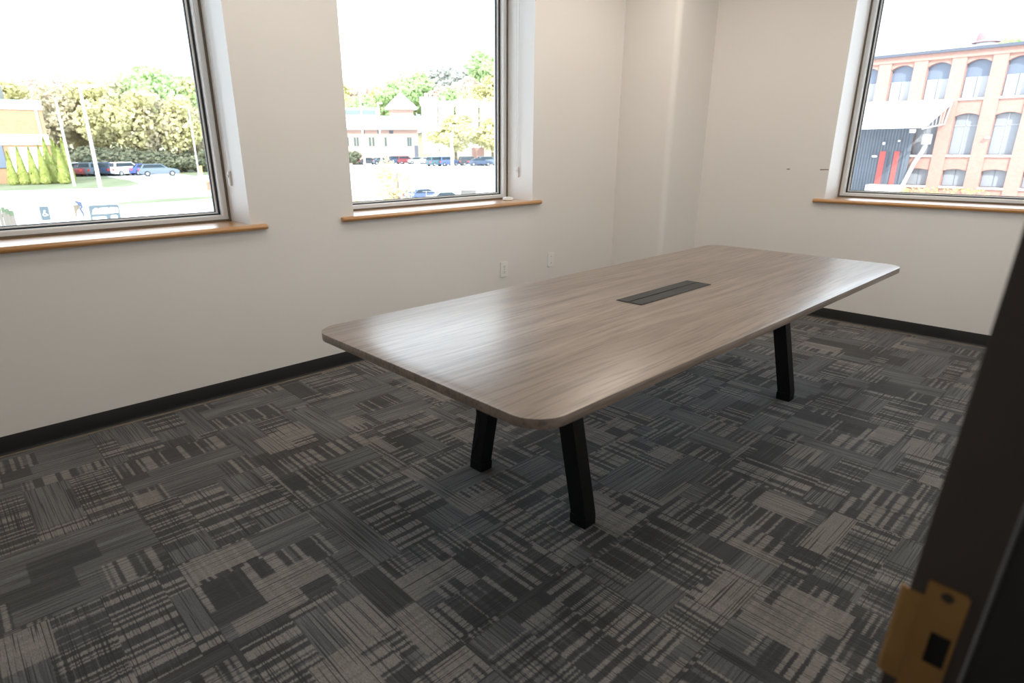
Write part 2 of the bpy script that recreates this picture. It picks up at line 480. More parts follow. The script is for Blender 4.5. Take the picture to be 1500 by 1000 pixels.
# ------------------------------------------------------------------ baseboards (rubber cove base with a pale strip painting the light along its toe)
def cove(name, p0, p1, nrm):
    """straight run of cove base from p0 to p1 on a wall whose room side points along nrm"""
    prof = [(0, 0), (.014, 0), (.0145, .0025), (.010, .008), (.0068, .016), (.0055, .028), (.0052, .094), (.0035, .098), (0, .098)]
    mb = MB(); p0 = Vector(p0); p1 = Vector(p1); n = Vector(nrm)
    mb.loft([[Vector((p.x, p.y, 0)) + n * a + Vector((0, 0, z)) for a, z in prof] for p in (p0, p1)])
    o = struct(mb.build(name, 'cove_rubber', smooth=True, auto=50))
    mb = MB(); mb.loft([[Vector((p.x, p.y, 0)) + n * a + Vector((0, 0, z)) for a, z in ((.0145, .0004), (.023, .0004), (.022, .0045), (.0145, .005))] for p in (p0, p1)])
    mb.build('toe_glint_strip', 'toe_glint', o)
    return o
cove('baseboard_left', (0.0004, YS, 0), (0.0004, CYE - .006, 0), (1, 0, 0))
cove('baseboard_back', (CXE + .006, -.0004, 0), (XR, -.0004, 0), (0, -1, 0))
cove('baseboard_chase_front', (0.0, CYE - .0004, 0), (CXE - CR, CYE - .0004, 0), (0, -1, 0))
cove('baseboard_chase_side', (CXE + .0004, CYE + CR, 0), (CXE + .0004, 0, 0), (1, 0, 0))
cove('baseboard_right', (XR - .0004, -4.78, 0), (XR - .0004, 0, 0), (-1, 0, 0))

# ------------------------------------------------------------------ windows
def window(n, along, a0, a1, label):
    root = empty('window_%d' % n, ((0, (a0 + a1) / 2, SILL) if along == 'y' else ((a0 + a1) / 2, 0, SILL)))
    struct(root, label)
    ox, oy, oz = root.location
    if along == 'y': F = lambda a, d, z: (-d - ox, a - oy, z - oz)
    else: F = lambda a, d, z: (a - ox, d - oy, z - oz)
    ring = lambda w, g, d0, d1, nm, mt, bev=0: (lambda mb: (mb.ring(a0 + g, a1 - g, SILL + g * .55, HEAD - g, w, lambda a, d, z: F(a, d1 if d else d0, z)), mb.build(nm, mt, root, bev=bev))[1])(MB())
    ring(.012, .0006, .292, .34, 'caulk_line', 'caulk')
    ring(.027, .009, .30, .42, 'window_frame', 'alu_frame', .0015)
    # stepped profile towards the glass: white bead, dark gasket, pale spacer, thin outer gasket
    for g, w_, d0, d1, nm, mt in ((.0365, .008, .303, .372, 'glazing_bead', 'white_bead'), (.045, .009, .339, .374, 'inner_gasket', 'gasket_rubber'),
                                  (.0545, .009, .350, .376, 'spacer_bar', 'white_bead'), (.064, .005, .362, .378, 'outer_gasket', 'gasket_rubber')):
        mb = MB(); mb.ring(a0 + g, a1 - g, SILL + g * .80, HEAD - g, w_, lambda a, d, z: F(a, d1 if d else d0, z)); mb.build(nm, mt, root)
    mb = MB(); p = [F(*q) for q in ((a0 + .0555, .368, SILL + .046), (a1 - .0555, .373, HEAD - .0555))]
    mb.box(min(p[0][0], p[1][0]), max(p[0][0], p[1][0]), min(p[0][1], p[1][1]), max(p[0][1], p[1][1]), p[0][2], p[1][2]); mb.build('window_pane', 'window_glass', root)
    # maple sill: board in the reveal, bullnose edge running past the opening on both sides
    horn = .094 if along == 'y' else .084
    mb = MB(); q = [F(a0 + .0005, -.002, SILL - .030), F(a1 - .0005, .330, SILL)]
    mb.box(min(q[0][0], q[1][0]), max(q[0][0], q[1][0]), min(q[0][1], q[1][1]), max(q[0][1], q[1][1]), q[0][2], q[1][2])
    r = .0165; prof = [(0.0, 0)] + [(-.020 - r * math.sin(k / 10 * math.pi), -r + r * math.cos(k / 10 * math.pi)) for k in range(11)] + [(0.0, -2 * r)]
    prof = [(-.0004, 0)] + prof[1:-1] + [(-.0004, -2 * r)]
    rings = []
    for a, k in ((a0 - horn, .72), (a0 - horn + .006, .93), (a0 - horn + .016, 1.0), (a1 + horn - .016, 1.0), (a1 + horn - .006, .93), (a1 + horn, .72)):
        rings.append([F(a, -.0004 + (d + .0004) * (k if k < 1 else 1), SILL - r + (z + r) * k) for d, z in prof])
    mb.loft(rings)
    mb.build('window_sill', 'maple_sill', root, smooth=True, auto=50)
    return root
window(1, 'y', W1[0], W1[1], 'left window on the long wall, nearest the viewer')
window(2, 'y', W2[0], W2[1], 'middle window on the long wall')
window(3, 'x', W3[0], W3[1], 'right window on the back wall')

# blind cords with their tensioners in the window reveals
def cord(x, y, z0, label, dx):
    root = empty('blind_cord', (x, y, z0))
    for s in (-1, 1):
        mb = MB(); mb.tube([(s * .0085, 0, .05), (s * .011, 0, .5), (s * .014, 0, HEAD - z0 - .001)], .0016, 6); mb.build('cord', 'white_plastic', root, smooth=True)
    mb = MB(); mb.box(-.014, .014, -.0005, .012, -.035, .05); mb.build('tensioner', 'white_plastic', root, bev=.004)
    mb = MB(); mb.cyl((0, 0), .009, 0, .006, 14); mb.transform(Matrix.Translation((0, 0, .02)) @ Matrix.Rotation(R(90), 4, 'X')); mb.build('pulley', 'alu_frame', root)
    tag(root, label, 'blind cord', 'blind cords in the window reveals')
    return root
cord(-.213, W1[1] - .0125, 1.25, 'white blind cord loop and tensioner in the left window reveal', 0)
cord(-.172, W2[1] - .0125, 1.22, 'white blind cord loop and tensioner in the middle window reveal', 0)

# small white puck on the middle sill
root = empty('plastic_puck', (-.165, -1.882, SILL))
mb = MB(); n = 28
mb.loft([[(q * math.cos(2 * math.pi * k / n), q * math.sin(2 * math.pi * k / n), z) for k in range(n)] for q, z in ((.040, 0.0003), (.045, .004), (.045, .017), (.041, .022), (.030, .0245))])
mb.build('puck_body', 'white_plastic', root, smooth=True)
mb = MB(); mb.loft([[(q * math.cos(2 * math.pi * k / n), q * math.sin(2 * math.pi * k / n), z) for k in range(n)] for q, z in ((.026, .0244), (.026, .027), (.022, .028))]); mb.build('puck_cap', 'white_plastic', root, smooth=True)
tag(root, 'small round white plastic puck lying on the sill of the middle window', 'puck')

# outlets
def plate(name, y, z, label, cat, duplex):
    root = empty(name, (0.0004, y, z)); w, h = .040, .062
    mb = MB(); mb.box(0, .0085, -w, w, -h, h); mb.build('cover_plate', 'white_plastic', root, bev=.003)
    if duplex:
        for s in (-1, 1):
            mb = MB(); mb.box(.0086, .0105, -.017, .017, s * .021 - .0145, s * .021 + .0145); f = mb.build('receptacle', 'white_plastic', root, bev=.002)
            mb = MB()
            for yy in (-.0065, .0065): mb.box(.0106, .0109, yy - .0014, yy + .0014, s * .021 - .002, s * .021 + .009)
            mb.box(.0106, .0109, -.003, .003, s * .021 - .010, s * .021 - .005)
            mb.build('slots', 'plastic_slot', f)
        zs = (0.0,)
    else: zs = (-.03, .03)
    for zz in zs:
        mb = MB(); mb.cyl((0, 0), .0035, 0, .0012, 12); mb.transform(Matrix.Translation((.0086, 0, zz)) @ Matrix.Rotation(R(90), 4, 'Y')); mb.build('screw', 'screw_steel', root)
    tag(root, label, cat)
plate('wall_outlet', -2.091, .467, 'white duplex wall outlet below the middle window', 'outlet', True)
plate('blank_wall_plate', -1.511, .478, 'blank white wall plate to the right of the duplex outlet', 'wall plate', False)

# unseen ceiling light panels, added as warm fill for the room
for i, (lx, ly) in enumerate(((.95, -1.5), (2.55, -1.5), (.95, -4.0), (2.55, -4.0))):
    o = struct(empty('fill_panel_%d' % (i + 1), (lx, ly, CEIL)), 'recessed ceiling light panel added as unseen fill')
    mb = MB(); mb.ring(-.30, .30, -.60, .60, .03, lambda a, d, z: (a, z, -.02 if d else -.0005)); mb.build('light_frame', 'white_trim', o)
    mb = MB(); mb.box(-.268, .268, -.568, .568, -.012, -.004); mb.build('light_diffuser', 'fill_diffuser', o)

# ------------------------------------------------------------------ conference table
TXA, TXB, TYA, TYB, TZ, TT = 1.4566, 2.6589, -4.537, -1.4154, .755, .030
tcx, tcy = (TXA + TXB) / 2, (TYA + TYB) / 2
T = tag(empty('conference_table', (tcx, tcy, 0)), 'long grey-brown wood-look conference table with black angled metal legs', 'table')
hx, hy, cr = (TXB - TXA) / 2, (TYB - TYA) / 2, .105
outline = []
for sx, sy, a0 in ((1, -1, -90), (1, 1, 0), (-1, 1, 90), (-1, -1, 180)):
    for k in range(13):
        a = R(a0 + k * 7.5)
        outline.append((sx * (hx - cr) + cr * math.cos(a), sy * (hy - cr) + cr * math.sin(a)))
mb = MB(); mb.prism(outline, (TZ - TT, TZ)); top = mb.build('tabletop', 'grey_oak_laminate', T, smooth=True, bev=.0022, seg=2, auto=45)
# power grommet
gx, gy, gw, gl = 2.0645 - tcx, -2.998 - tcy, .0665, .308
mb = MB(); mb.ring(gx - gw, gx + gw, gy - gl, gy + gl, .004, lambda a, d, z: (a, z, TZ + (.0028 if d else .0002))); G = mb.build('power_box', 'grommet_black', T)
mb = MB(); mb.box(gx - gw + .004, gx + gw - .004, gy - gl + .004, gy + gl - .004, TZ + .0002, TZ + .0008); mb.build('slot_bed', 'grommet_black', G)
for x0, x1 in ((gx - gw + .0045, gx - .0065), (gx + .0065, gx + gw - .0045)):
    mb = MB(); mb.box(x0, x1, gy - gl + .0045, gy + gl - .0045, TZ + .0010, TZ + .0034); mb.build('lid', 'grommet_lid', G, bev=.0008)
# two A-shaped leg frames
LZ = TZ - TT - .0003
def leg(x0, x1, y, nm, foot=True):
    lw, ld = .0375, .0325
    mb = MB()
    mb.loft([[(xx - lw, y - ld, z), (xx + lw, y - ld, z), (xx + lw, y + ld, z), (xx - lw, y + ld, z)] for xx, z in ((x0, .045), (x1, LZ - .006))])
    o = mb.build('leg', 'black_metal', T, bev=.0025)
    k = .045 * (x1 - x0) / (LZ - .006)
    mb = MB(); mb.loft([[(xx - w, y - ld - e, z), (xx + w, y - ld - e, z), (xx + w, y + ld + e, z), (xx - w, y + ld + e, z)] for xx, z, w, e in ((x0 - .001, 0.0005, lw + .001, .001), (x0 + k * .3, .0445, lw + .001, .001))])
    mb.build('foot_cap', 'black_metal', o, bev=.0015)
    return o
for fy in (-3.889, -2.031):
    yl = fy - tcy
    xl0, xl1 = (1.707 - tcx, 1.835 - tcx) if fy < -3 else (1.640 - tcx, 1.785 - tcx)
    xr0, xr1 = (2.314 if fy < -3 else 2.340) - tcx, (2.168 if fy < -3 else 2.196) - tcx
    leg(xl0, xl1, yl, 'l'); leg(xr0, xr1, yl, 'r')
    mb = MB(); mb.box(-hx + .16, hx - .16, yl - .045, yl + .045, LZ - .006, LZ); mb.build('mounting_plate', 'black_metal', T)
    mb = MB(); mb.box(xl1 + .02, xr1 - .02, yl - .0325, yl + .0325, LZ - .075, LZ - .0065); mb.build('crossbar', 'black_metal', T)
mb = MB(); mb.box(-.03, .03, -3.889 - tcy + .05, -2.031 - tcy - .05, LZ - .045, LZ - .0003); mb.build('rail', 'black_metal', T)
# loose cable hanging along the near left leg
yl = -3.889 - tcy - .037
mb = MB(); mb.tube([(1.79 - tcx, yl, .56), (1.745 - tcx, yl - .002, .45), (1.722 - tcx, yl - .004, .36), (1.733 - tcx, yl - .004, .27), (1.736 - tcx, yl - .004, .20), (1.712 - tcx, yl - .003, .14), (1.690 - tcx, yl - .002, .10)], .0028, 8)
mb.build('cable', 'black_cable', T, smooth=True)

# ------------------------------------------------------------------ door frame with strike plate, close to the lens
JX, JY = 3.5015, -4.860
D = struct(empty('door_1', (JX, JY, 1.10)), 'dark door frame at the right edge with a brass strike plate')
D.rotation_euler = (0, R(1.8), 0)
zb, zt = -1.095, 1.04
mb = MB()
prof = [(0, 0), (.066, 0), (.066, .025), (.30, .025), (.30, .045), (.0135, .045), (.0135, .055), (0, .055)]
prof = [(0, 0), (.066, 0), (.066, -.016), (.115, -.016), (.115, 0), (.178, 0), (.178, .055), (.165 + .0134, .055), (.165 + .0134, .0245), (.0125, .0245), (.0125, .055), (0, .055)]
mb.prism(prof[:2] + [(.066, .003), (.0, .003)], (zb, zt)); mb.build('jamb', 'bronze_paint', D)
mb = MB(); mb.box(.0663, .125, -.016, .003, zb, zt); mb.build('door_stop', 'stop_paint', D, bev=.0025)
mb = MB(); mb.box(.1255, .178, 0, .003, zb, zt); mb.build('corridor_jamb', 'stop_paint', D)
mb = MB(); mb.box(0, .003, .0033, .055, zb, zt); mb.build('room_casing', 'bronze_paint', D)
mb = MB(); mb.tube([(.0645, -.0165, zb + .02), (.0645, -.0165, zt - .02)], .0021, 8); mb.build('weatherstrip', 'weatherstrip_grey', D, smooth=True)
# strike plate: flat plate with two screws and a latch hole; its lip wraps past the room edge of the jamb
pz = .98 - 1.10
mb = MB()
def sheet(pts, y0=-.0004, y1=-.0022):
    a = [mb.bm.verts.new((x, y0, z)) for x, z in pts]; b = [mb.bm.verts.new((x, y1, z)) for x, z in pts]
    mb.bm.faces.new(a[::-1]); mb.bm.faces.new(b)
    for i in range(len(pts)): j = (i + 1) % len(pts); mb.bm.faces.new((a[i], a[j], b[j], b[i]))
px0, px1 = .0140, .0505
hz0, hz1, hx0, hx1 = -.099, -.058, .0285, .0470
sheet([(px0, pz), (px1 - .004, pz), (px1, pz - .004), (px1, pz + hz1), (px0, pz + hz1)])
sheet([(px0, pz + hz1), (hx0, pz + hz1), (hx0, pz + hz0), (px0, pz + hz0)])
sheet([(hx1, pz + hz1), (px1, pz + hz1), (px1, pz + hz0), (hx1, pz + hz0)])
sheet([(px0, pz + hz0), (px1, pz + hz0), (px1, pz - .154), (px1 - .004, pz - .158), (px0, pz - .158)])
SP = mb.build('strike_plate', 'brass', D)
mb = MB()
lipp = [(px0 + .0005, -.0022), (-.002, -.0022), (-.0058, -.0006), (-.0080, .003), (-.0068, .0036), (-.0050, .0008), (-.002, -.0004), (px0 + .0005, -.0004)]
mb.prism(lipp, (pz - .138, pz - .020)); mb.build('strike_lip', 'brass', SP, smooth=True, auto=60)
mb = MB(); mb.box(hx0, hx1, -.0012, -.0004, pz + hz0, pz + hz1); mb.build('latch_hole', 'latch_dark', SP)
for sz in (-.0115, -.1465):
    mb = MB(); n = 16
    mb.loft([[(.0325 + q * math.cos(2 * math.pi * k / n), yy, pz + sz + q * math.sin(2 * math.pi * k / n)) for k in range(n)] for q, yy in ((.0060, -.0023), (.0052, -.0030), (.0032, -.0031))])
    mb.box(.0295, .0355, -.0034, -.00305, pz + sz - .0007, pz + sz + .0007)
    mb.build('screw', 'screw_steel', SP)

# ------------------------------------------------------------------ outdoors: ground
def sst(a, b, v):
    t = min(1, max(0, (v - a) / (b - a))); return t * t * (3 - 2 * t)
def zg(az, d):
    """height of the ground outside by compass angle (degrees) and distance from the room"""
    lot = -4.2 + 2.6 * sst(72, 96, d)
    H = 4 + 9 * sst(151, 138, az)
    hill = H * sst(150, 260, d)
    w2 = lot + hill
    w1 = -1.6 + 8 * sst(125, 240, d)
    w3 = -2.45 + 10 * sst(90, 240, d)
    if az > 153.5: k = sst(151.5, 155.5, az); return w2 + (w1 - w2) * k
    if az > 151.5: k = sst(151.5, 155.5, az); return w2 + (w1 - w2) * k
    k = sst(122, 132, az); return w3 + (w2 - w3) * k
def ground_at(p):
    dx, dy = p[0] - CAM.x, p[1] - CAM.y
    return zg(math.degrees(math.atan2(dy, dx)), math.hypot(dx, dy))
mb = MB(); azs = [80 + k * 1.25 for k in range(89)]
ds = [7, 12, 18, 25, 35, 45, 55, 63, 70, 76, 82, 88, 94, 100, 110, 120, 130, 140, 150, 160, 175, 190, 205, 220, 240, 260, 300, 380, 500]
grid = [[mb.bm.verts.new((CAM.x + d * math.cos(R(a)), CAM.y + d * math.sin(R(a)), zg(a, d))) for d in ds] for a in azs]
for i in range(len(azs) - 1):
    for j in range(len(ds) - 1): mb.bm.faces.new((grid[i][j], grid[i][j + 1], grid[i + 1][j + 1], grid[i + 1][j]))
struct(mb.build('ground', 'outdoor_ground', smooth=True, auto=80), 'pale paved ground outside the windows')

def lawn(px, label, z=-1.6):
    mb = MB(); pts = [floorpt(a, b, z) for a, b in px]
    mb.prism([(p.x, p.y) for p in pts], (z - .05, z + .03)); o = mb.build('lawn', 'mown_grass'); tag(o, label, 'grass', kind='stuff')
lawn([(-40, 257), (60, 256.5), (110, 254), (150, 258), (190, 264), (206, 269), (190, 273), (140, 275.5), (70, 278), (-40, 280.5)], 'striped mown lawn in front of the small pointed evergreens')
lawn([(172, 297), (230, 292), (312, 287.5), (316, 290.5), (240, 296), (174, 300)], 'narrow grass verge strip along the road at the left window')
lawn([(236, 251), (262, 249), (312, 250), (312, 256), (285, 258)], 'grass patch to the right of the slate grey wagon')

# ------------------------------------------------------------------ vegetation
def leaves(rs, blobs, n, size, flat=.9):
    """loose leaf-clump quads on and in a set of ellipsoids (cx, cy, cz, rx, ry, rz)"""
    w = np.array([b[3] * b[4] + b[3] * b[5] for b in blobs]); w = w / w.sum()
    idx = rs.choice(len(blobs), n, p=w); B = np.array(blobs)[idx]
    d = rs.normal(size=(n, 3)); d /= np.linalg.norm(d, axis=1)[:, None]
    rad = rs.uniform(.45, 1.0, (n, 1)) ** .5
    c = B[:, :3] + d * rad * B[:, 3:6]
    nrm = d + rs.normal(size=(n, 3)) * .7; nrm /= np.linalg.norm(nrm, axis=1)[:, None]
    t = np.cross(nrm, rs.normal(size=(n, 3))); t /= np.linalg.norm(t, axis=1)[:, None]
    b = np.cross(nrm, t); s = size * rs.uniform(.55, 1.25, (n, 1))
    v = np.stack([c - t * s - b * s * .6, c + t * s - b * s * .6, c + t * s * .7 + b * s * .7, c - t * s * .7 + b * s * .7], 1).reshape(-1, 3)
    f = np.arange(4 * n).reshape(n, 4)
    return v, f
def leafmesh(name, v, f, mat, parent):
    me = bpy.data.meshes.new(name); me.from_pydata(v.tolist(), [], f.tolist()); me.materials.append(MATS[mat])
    o = bpy.data.objects.new(name, me); COL.objects.link(o); o.parent = parent
    return o
def tree_proto(name, h, w, mat, seed, trunk_mat='bark', n=1500, size=.34, low=.28, dense=11):
    rs = np.random.RandomState(seed); root = empty(name)
    blobs = [(0, 0, h * (.5 + low * .4), w * .36, w * .36, h * .36)]
    for k in range(dense):
        a = rs.uniform(0, 6.28); zz = rs.uniform(low + .08, .9); rr = w * .5 * (1 - abs(zz - .55) * 1.1) * rs.uniform(.45, .95)
        q = w * rs.uniform(.15, .26)
        blobs.append((rr * math.cos(a), rr * math.sin(a), h * zz, q, q, q * rs.uniform(.8, 1.2)))
    v, f = leaves(rs, blobs, n, size)
    v[:, 2] = np.maximum(v[:, 2], .05)
    leafmesh('foliage', v, f, mat, root)
    mb = MB(); b0 = w * .022 + .06
    mb.tube([(0, 0, -.25), (.1, .05, h * .3), (-.05, .1, h * .6), (.05, 0, h * .85)], [b0 * 1.3, b0, b0 * .6, b0 * .2], 7)
    for k in range(6):
        a = rs.uniform(0, 6.28); z0 = h * rs.uniform(.28, .6); L = w * rs.uniform(.2, .38)
        mb.tube([(0, .05, z0), (L * .5 * math.cos(a), L * .5 * math.sin(a), z0 + L * .45), (L * math.cos(a), L * math.sin(a), z0 + L * 1.1)], [b0 * .5, b0 * .35, b0 * .1], 5)
    mb.build('trunk', trunk_mat, root, smooth=True)
    register(root)
    return root
protos = {}
def tree(kind, px, d, top_py, group, wide=1.0, zoff=0.0, base=None):
    """tree of the given kind standing at picture column px, distance d; its height comes from the crown top"""
    p = at(px, d); z = ground_at(p) + zoff if base is None else base; h = zat(px, top_py, d) - z
    if kind not in protos:
        cfg = dict(yellow=('leaf_yellow_green', 14, 9), olive=('leaf_olive', 15, 9), green=('leaf_green', 15, 10), blush=('leaf_blush', 15, 9), hazy=('leaf_haze', 14, 9), dark=('leaf_dark', 6, 7), gold=('leaf_gold', 5, 4))[kind]
        protos[kind] = (tree_proto('spring_tree' if kind not in ('dark', 'gold') else ('shrub' if kind == 'dark' else 'sapling'), cfg[1], cfg[2], cfg[0], len(protos) * 5 + 3,
                                   'pale_bark' if kind in ('blush', 'olive') else 'bark', 3400 if kind != 'gold' else 1300, .33 if kind != 'gold' else .10,
                                   .26 if kind not in ('dark', 'gold') else -.05), cfg[1])
        o, h0 = protos[kind]; first = True
    else: o, h0 = protos[kind]; first = False
    s = h / h0; sc = (s * wide, s * wide, s)
    if first:
        o.location = (p.x, p.y, z); o.scale = sc; o.rotation_euler = (0, 0, px * .7)
    else: o = copy_tree(o, (p.x, p.y, z), px * .7, sc)
    return o

TREES1 = [('blush', 8, 118, 106), ('yellow', 36, 112, 118), ('blush', 62, 120, 104), ('olive', 88, 108, 112), ('blush', 112, 117, 101), ('olive', 140, 110, 108),
          ('yellow', 160, 106, 116), ('olive', 182, 118, 104), ('green', 214, 122, 92), ('yellow', 200, 105, 132), ('olive', 232, 107, 126), ('green', 248, 120, 98),
          ('yellow', 262, 106, 140), ('green', 276, 117, 108), ('olive', 288, 110, 150), ('yellow', 305, 116, 118)]
for i, (k, px, d, ty) in enumerate(sorted(TREES1, key=lambda t: t[1])):
    o = tree(k, px, d, ty, 'g', 1.0)
    kn = dict(blush='pinkish budding', yellow='yellow-green', olive='olive brown', green='bright green')[k]
    tag(o, '%s spring tree, %s from the left in the grove behind the parked cars' % (kn, ORD[i]), 'tree', 'trees behind the left window car park')
UND = [(92, 104, 219), (118, 103, 217), (146, 103, 216), (172, 104, 218), (200, 104, 219), (232, 105, 221), (258, 106, 222), (284, 106, 221)]
for i, (px, d, ty) in enumerate(UND):
    o = tree('dark', px, d, ty, 'g', 1.5)
    tag(o, 'low dark shrub, %s from the left at the foot of the grove' % ORD[i], 'shrub', 'dark shrubs under the grove')

TREES2 = [('yellow', 498, 215, 120), ('blush', 514, 235, 114), ('green', 528, 205, 136), ('blush', 543, 240, 120), ('yellow', 560, 225, 124), ('green', 580, 218, 116), ('blush', 592, 246, 96),
          ('green', 610, 232, 102), ('blush', 624, 250, 92), ('hazy', 640, 240, 94), ('blush', 648, 212, 122), ('hazy', 658, 246, 92), ('green', 668, 208, 126), ('hazy', 676, 236, 98), ('blush', 688, 222, 108),
          ('yellow', 694, 205, 122), ('hazy', 703, 250, 84), ('green', 713, 238, 72), ('yellow', 722, 210, 108), ('green', 732, 232, 76), ('yellow', 744, 214, 96), ('green', 756, 242, 74)]
TREES2 = [t for t in TREES2 if t[1]]
for i, (k, px, d, ty) in enumerate(TREES2):
    o = tree(k, px, d, ty, 'g', 1.05)
    kn = dict(blush='pale pinkish', yellow='yellow-green', hazy='hazy grey-green', green='fresh green')[k]
    tag(o, '%s tree, %s from the left on the hillside in the middle window' % (kn, ORD[i]), 'tree', 'hillside trees in the middle window')
o = tree('yellow', 668, 128, 166, 'g', 1.55); tag(o, 'broad yellow-green tree by the far car park in the middle window, nearest the right frame but one', 'tree')
o['label'] = 'broad yellow-green tree standing left of the red brick pillar, over the far cars'
o = tree('yellow', 722, 131, 170, 'g', 1.5); o['label'] = 'broad yellow-green tree beside the right frame of the middle window, over the far cars'; o['category'] = 'tree'
o = tree('gold', 580, 50, 233, 'g', 1.0, base=-4.2); tag(o, 'small golden sapling in sparse leaf beside the blue car', 'sapling')
o = tree('gold', 507, 44, 270, 'g', .9, base=-4.2); tag(o, 'golden bush top at the bottom left corner of the middle window', 'bush')
o = tree('dark', 516, 140, 222, 'g', 1.3); tag(o, 'round green shrub at the left end of the far green-roofed building', 'shrub')
for i, (k, px, d, ty) in enumerate((('green', 1449, 92, 57), ('yellow', 1470, 95, 56), ('green', 1488, 92, 57), ('yellow', 1340, 96, 71))):
    o = tree(k, px, d, ty, 'g', .9)
    tag(o, ('tree top, %s from the left, above the roof of the brick mill' % ORD[(i + 1) % 4]), 'tree', 'tree tops over the mill roof')

# arborvitae cones
def arbor_proto():
    rs = np.random.RandomState(5); root = empty('arborvitae'); h, w = 5.0, 1.75; n = 1100
    t = rs.uniform(0, 1, n); z = h * (.02 + .97 * (1 - np.sqrt(1 - t * .999))); z = h * rs.uniform(0.01, .99, n) ** 1.25
    r = w / 2 * np.minimum(1, (z / h) * 9 + .5) * (1 - (z / h)) ** .8 * rs.uniform(.8, 1.05, n); a = rs.uniform(0, 6.28, n)
    c = np.stack([r * np.cos(a), r * np.sin(a), z], 1)
    tx = np.stack([-np.sin(a), np.cos(a), np.zeros(n)], 1); up = np.stack([-.25 * np.cos(a), -.25 * np.sin(a), np.ones(n)], 1)
    s = rs.uniform(.10, .2, (n, 1))
    v = np.stack([c - tx * s, c + tx * s, c + tx * s * .25 + up * s * 2.6, c - tx * s * .25 + up * s * 2.6], 1).reshape(-1, 3)
    leafmesh('foliage', v, np.arange(4 * n).reshape(n, 4), 'leaf_arbor', root)
    mb = MB(); mb.tube([(0, 0, -.2), (0, 0, h * .9)], [.12, .03], 6); mb.build('trunk', 'bark', root)
    register(root); return root
arb = None
for i, (px, d, ty) in enumerate(((9, 76, 222), (25, 76, 215), (42, 76, 216), (57, 76, 214), (67, 77, 203), (79, 78, 205), (85, 75.5, 214), (93, 79, 206))):
    p = at(px, d); z = -1.6; sc = (zat(px, ty, d) - z) / 5.1
    if arb is None: arb = arbor_proto(); o = arb; o.location = (p.x, p.y, z); o.scale = (sc,) * 3
    else: o = copy_tree(arb, (p.x, p.y, z), px, (sc * .95, sc * .95, sc))
    tag(o, 'pointed yellow-green evergreen, %s from the left in the row before the tan building' % ORD[i], 'evergreen', 'pointed evergreens on the lawn')

# ------------------------------------------------------------------ buildings
def facing(px, d):
    """local frame at column px, distance d: x to the right, y away from the viewer, z up"""
    p = at(px, d); h = Vector((p.x - CAM.x, p.y - CAM.y)).normalized()
    return p, math.atan2(h.y, h.x) - math.pi / 2
class Face:
    """a building front square to the view: px rectangles become boxes in the local frame"""
    def __init__(s, name, px, d, z0):
        p, rz = facing(px, d); s.d = d; s.px = px; s.z0 = z0; s.root = empty(name, (p.x, p.y, z0), rz)
        s.M = Matrix.Translation((p.x, p.y, z0)) @ Matrix.Rotation(rz, 4, 'Z'); s.I = s.M.inverted()
    def q(s, px, py, y=0.0):
        o = s.I @ CAM; r = (s.I.to_3x3() @ ray(px, py)); t = (y - o.y) / r.y; v = o + r * t
        return v.x, v.z
    def box(s, mb, x0, x1, y0, y1, dn, df):
        """px rectangle at local depth dn, going back to df"""
        xm = (x0 + x1) / 2; ym = (y0 + y1) / 2
        a, _ = s.q(x0, ym, dn); b, _ = s.q(x1, ym, dn); _, zt = s.q(xm, y0, dn); _, zb_ = s.q(xm, y1, dn)
        mb.box(a, b, dn, df, zb_, zt)

# tan brick building at the far left
B = Face('office_building', 20, 80, -1.6)
tag(B.root, 'tan brick building with white bands behind the row of pointed evergreens', 'building')
X1 = B.q(70, 200)[0]; X0 = B.q(-90, 200)[0]
zz = [B.q(40, y)[1] for y in (258, 212, 197, 160.5, 148.5)]
mb = MB(); mb.box(X0, X1 - .01, 0, 14, -.3, zz[1]); mb.box(X0, X1 - .01, 0, 14, zz[2], zz[3]); mb.build('brick_wall', 'tan_brick', B.root)
mb = MB(); mb.box(X0, X1 + .05, -.12, 14.1, zz[1], zz[2]); mb.build('white_band', 'white_trim', B.root)
mb = MB(); mb.box(X0, X1 + .05, -.12, 14.1, zz[3], zz[4]); mb.build('parapet', 'white_trim', B.root)
mb = MB(); mb.box(X0, X1 + .1, -.2, 14.2, zz[4], zz[4] + .12); mb.build('coping', 'green_metal', B.root)
mb = MB(); B.box(mb, 55, 58, 160.5, 197, -.1, .05); mb.build('pilaster', 'white_trim', B.root)
mb = MB(); B.box(mb, 17, 70, 216, 252, -.08, .05); mb.build('stucco_panel', 'white_trim', B.root)
mb = MB(); B.box(mb, -12, 6, 206, 246, -.10, .1); mb.build('entrance_glass', 'grey_glass', B.root)
mb = MB(); B.box(mb, -14, 4.5, 126, 148, 2.5, 6); mb.build('rooftop_unit', 'dumpster_grey', B.root)

# long brick building with green-edged roofs in the middle window
B = Face('brick_building', 570, 152, -1.6)
tag(B.root, 'long brick building with pale green-edged roofs and a pyramid cupola', 'building')
XA = B.q(480, 210)[0]; XB = B.q(613, 210)[0]
ze, zr = B.q(570, 188)[1], B.q(570, 171)[1]
mb = MB(); mb.box(XA, XB, 0, 16, -.5, ze); mb.build('brick_wall', 'pink_brick', B.root)
mb = MB(); mb.prism([(-1.0, ze - .25), (-1.0, ze + .15), (6, zr), (10, zr), (17, ze)], (XA - 1, XB + 1.5), Matrix(((0, 0, 1, 0), (1, 0, 0, 0), (0, 1, 0, 0), (0, 0, 0, 1)))); mb.build('roof', 'white_trim', B.root)
mb = MB(); mb.box(XA - 1, XB + 1.5, -1.15, -1.01, ze - .3, ze + .12); mb.build('eave', 'green_metal', B.root)
mb = MB(); mb.box(XA, B.q(556, 165, 6)[0], 6, 12, zr - .2, B.q(530, 158, 6)[1]); mb.build('clerestory', 'white_trim', B.root)
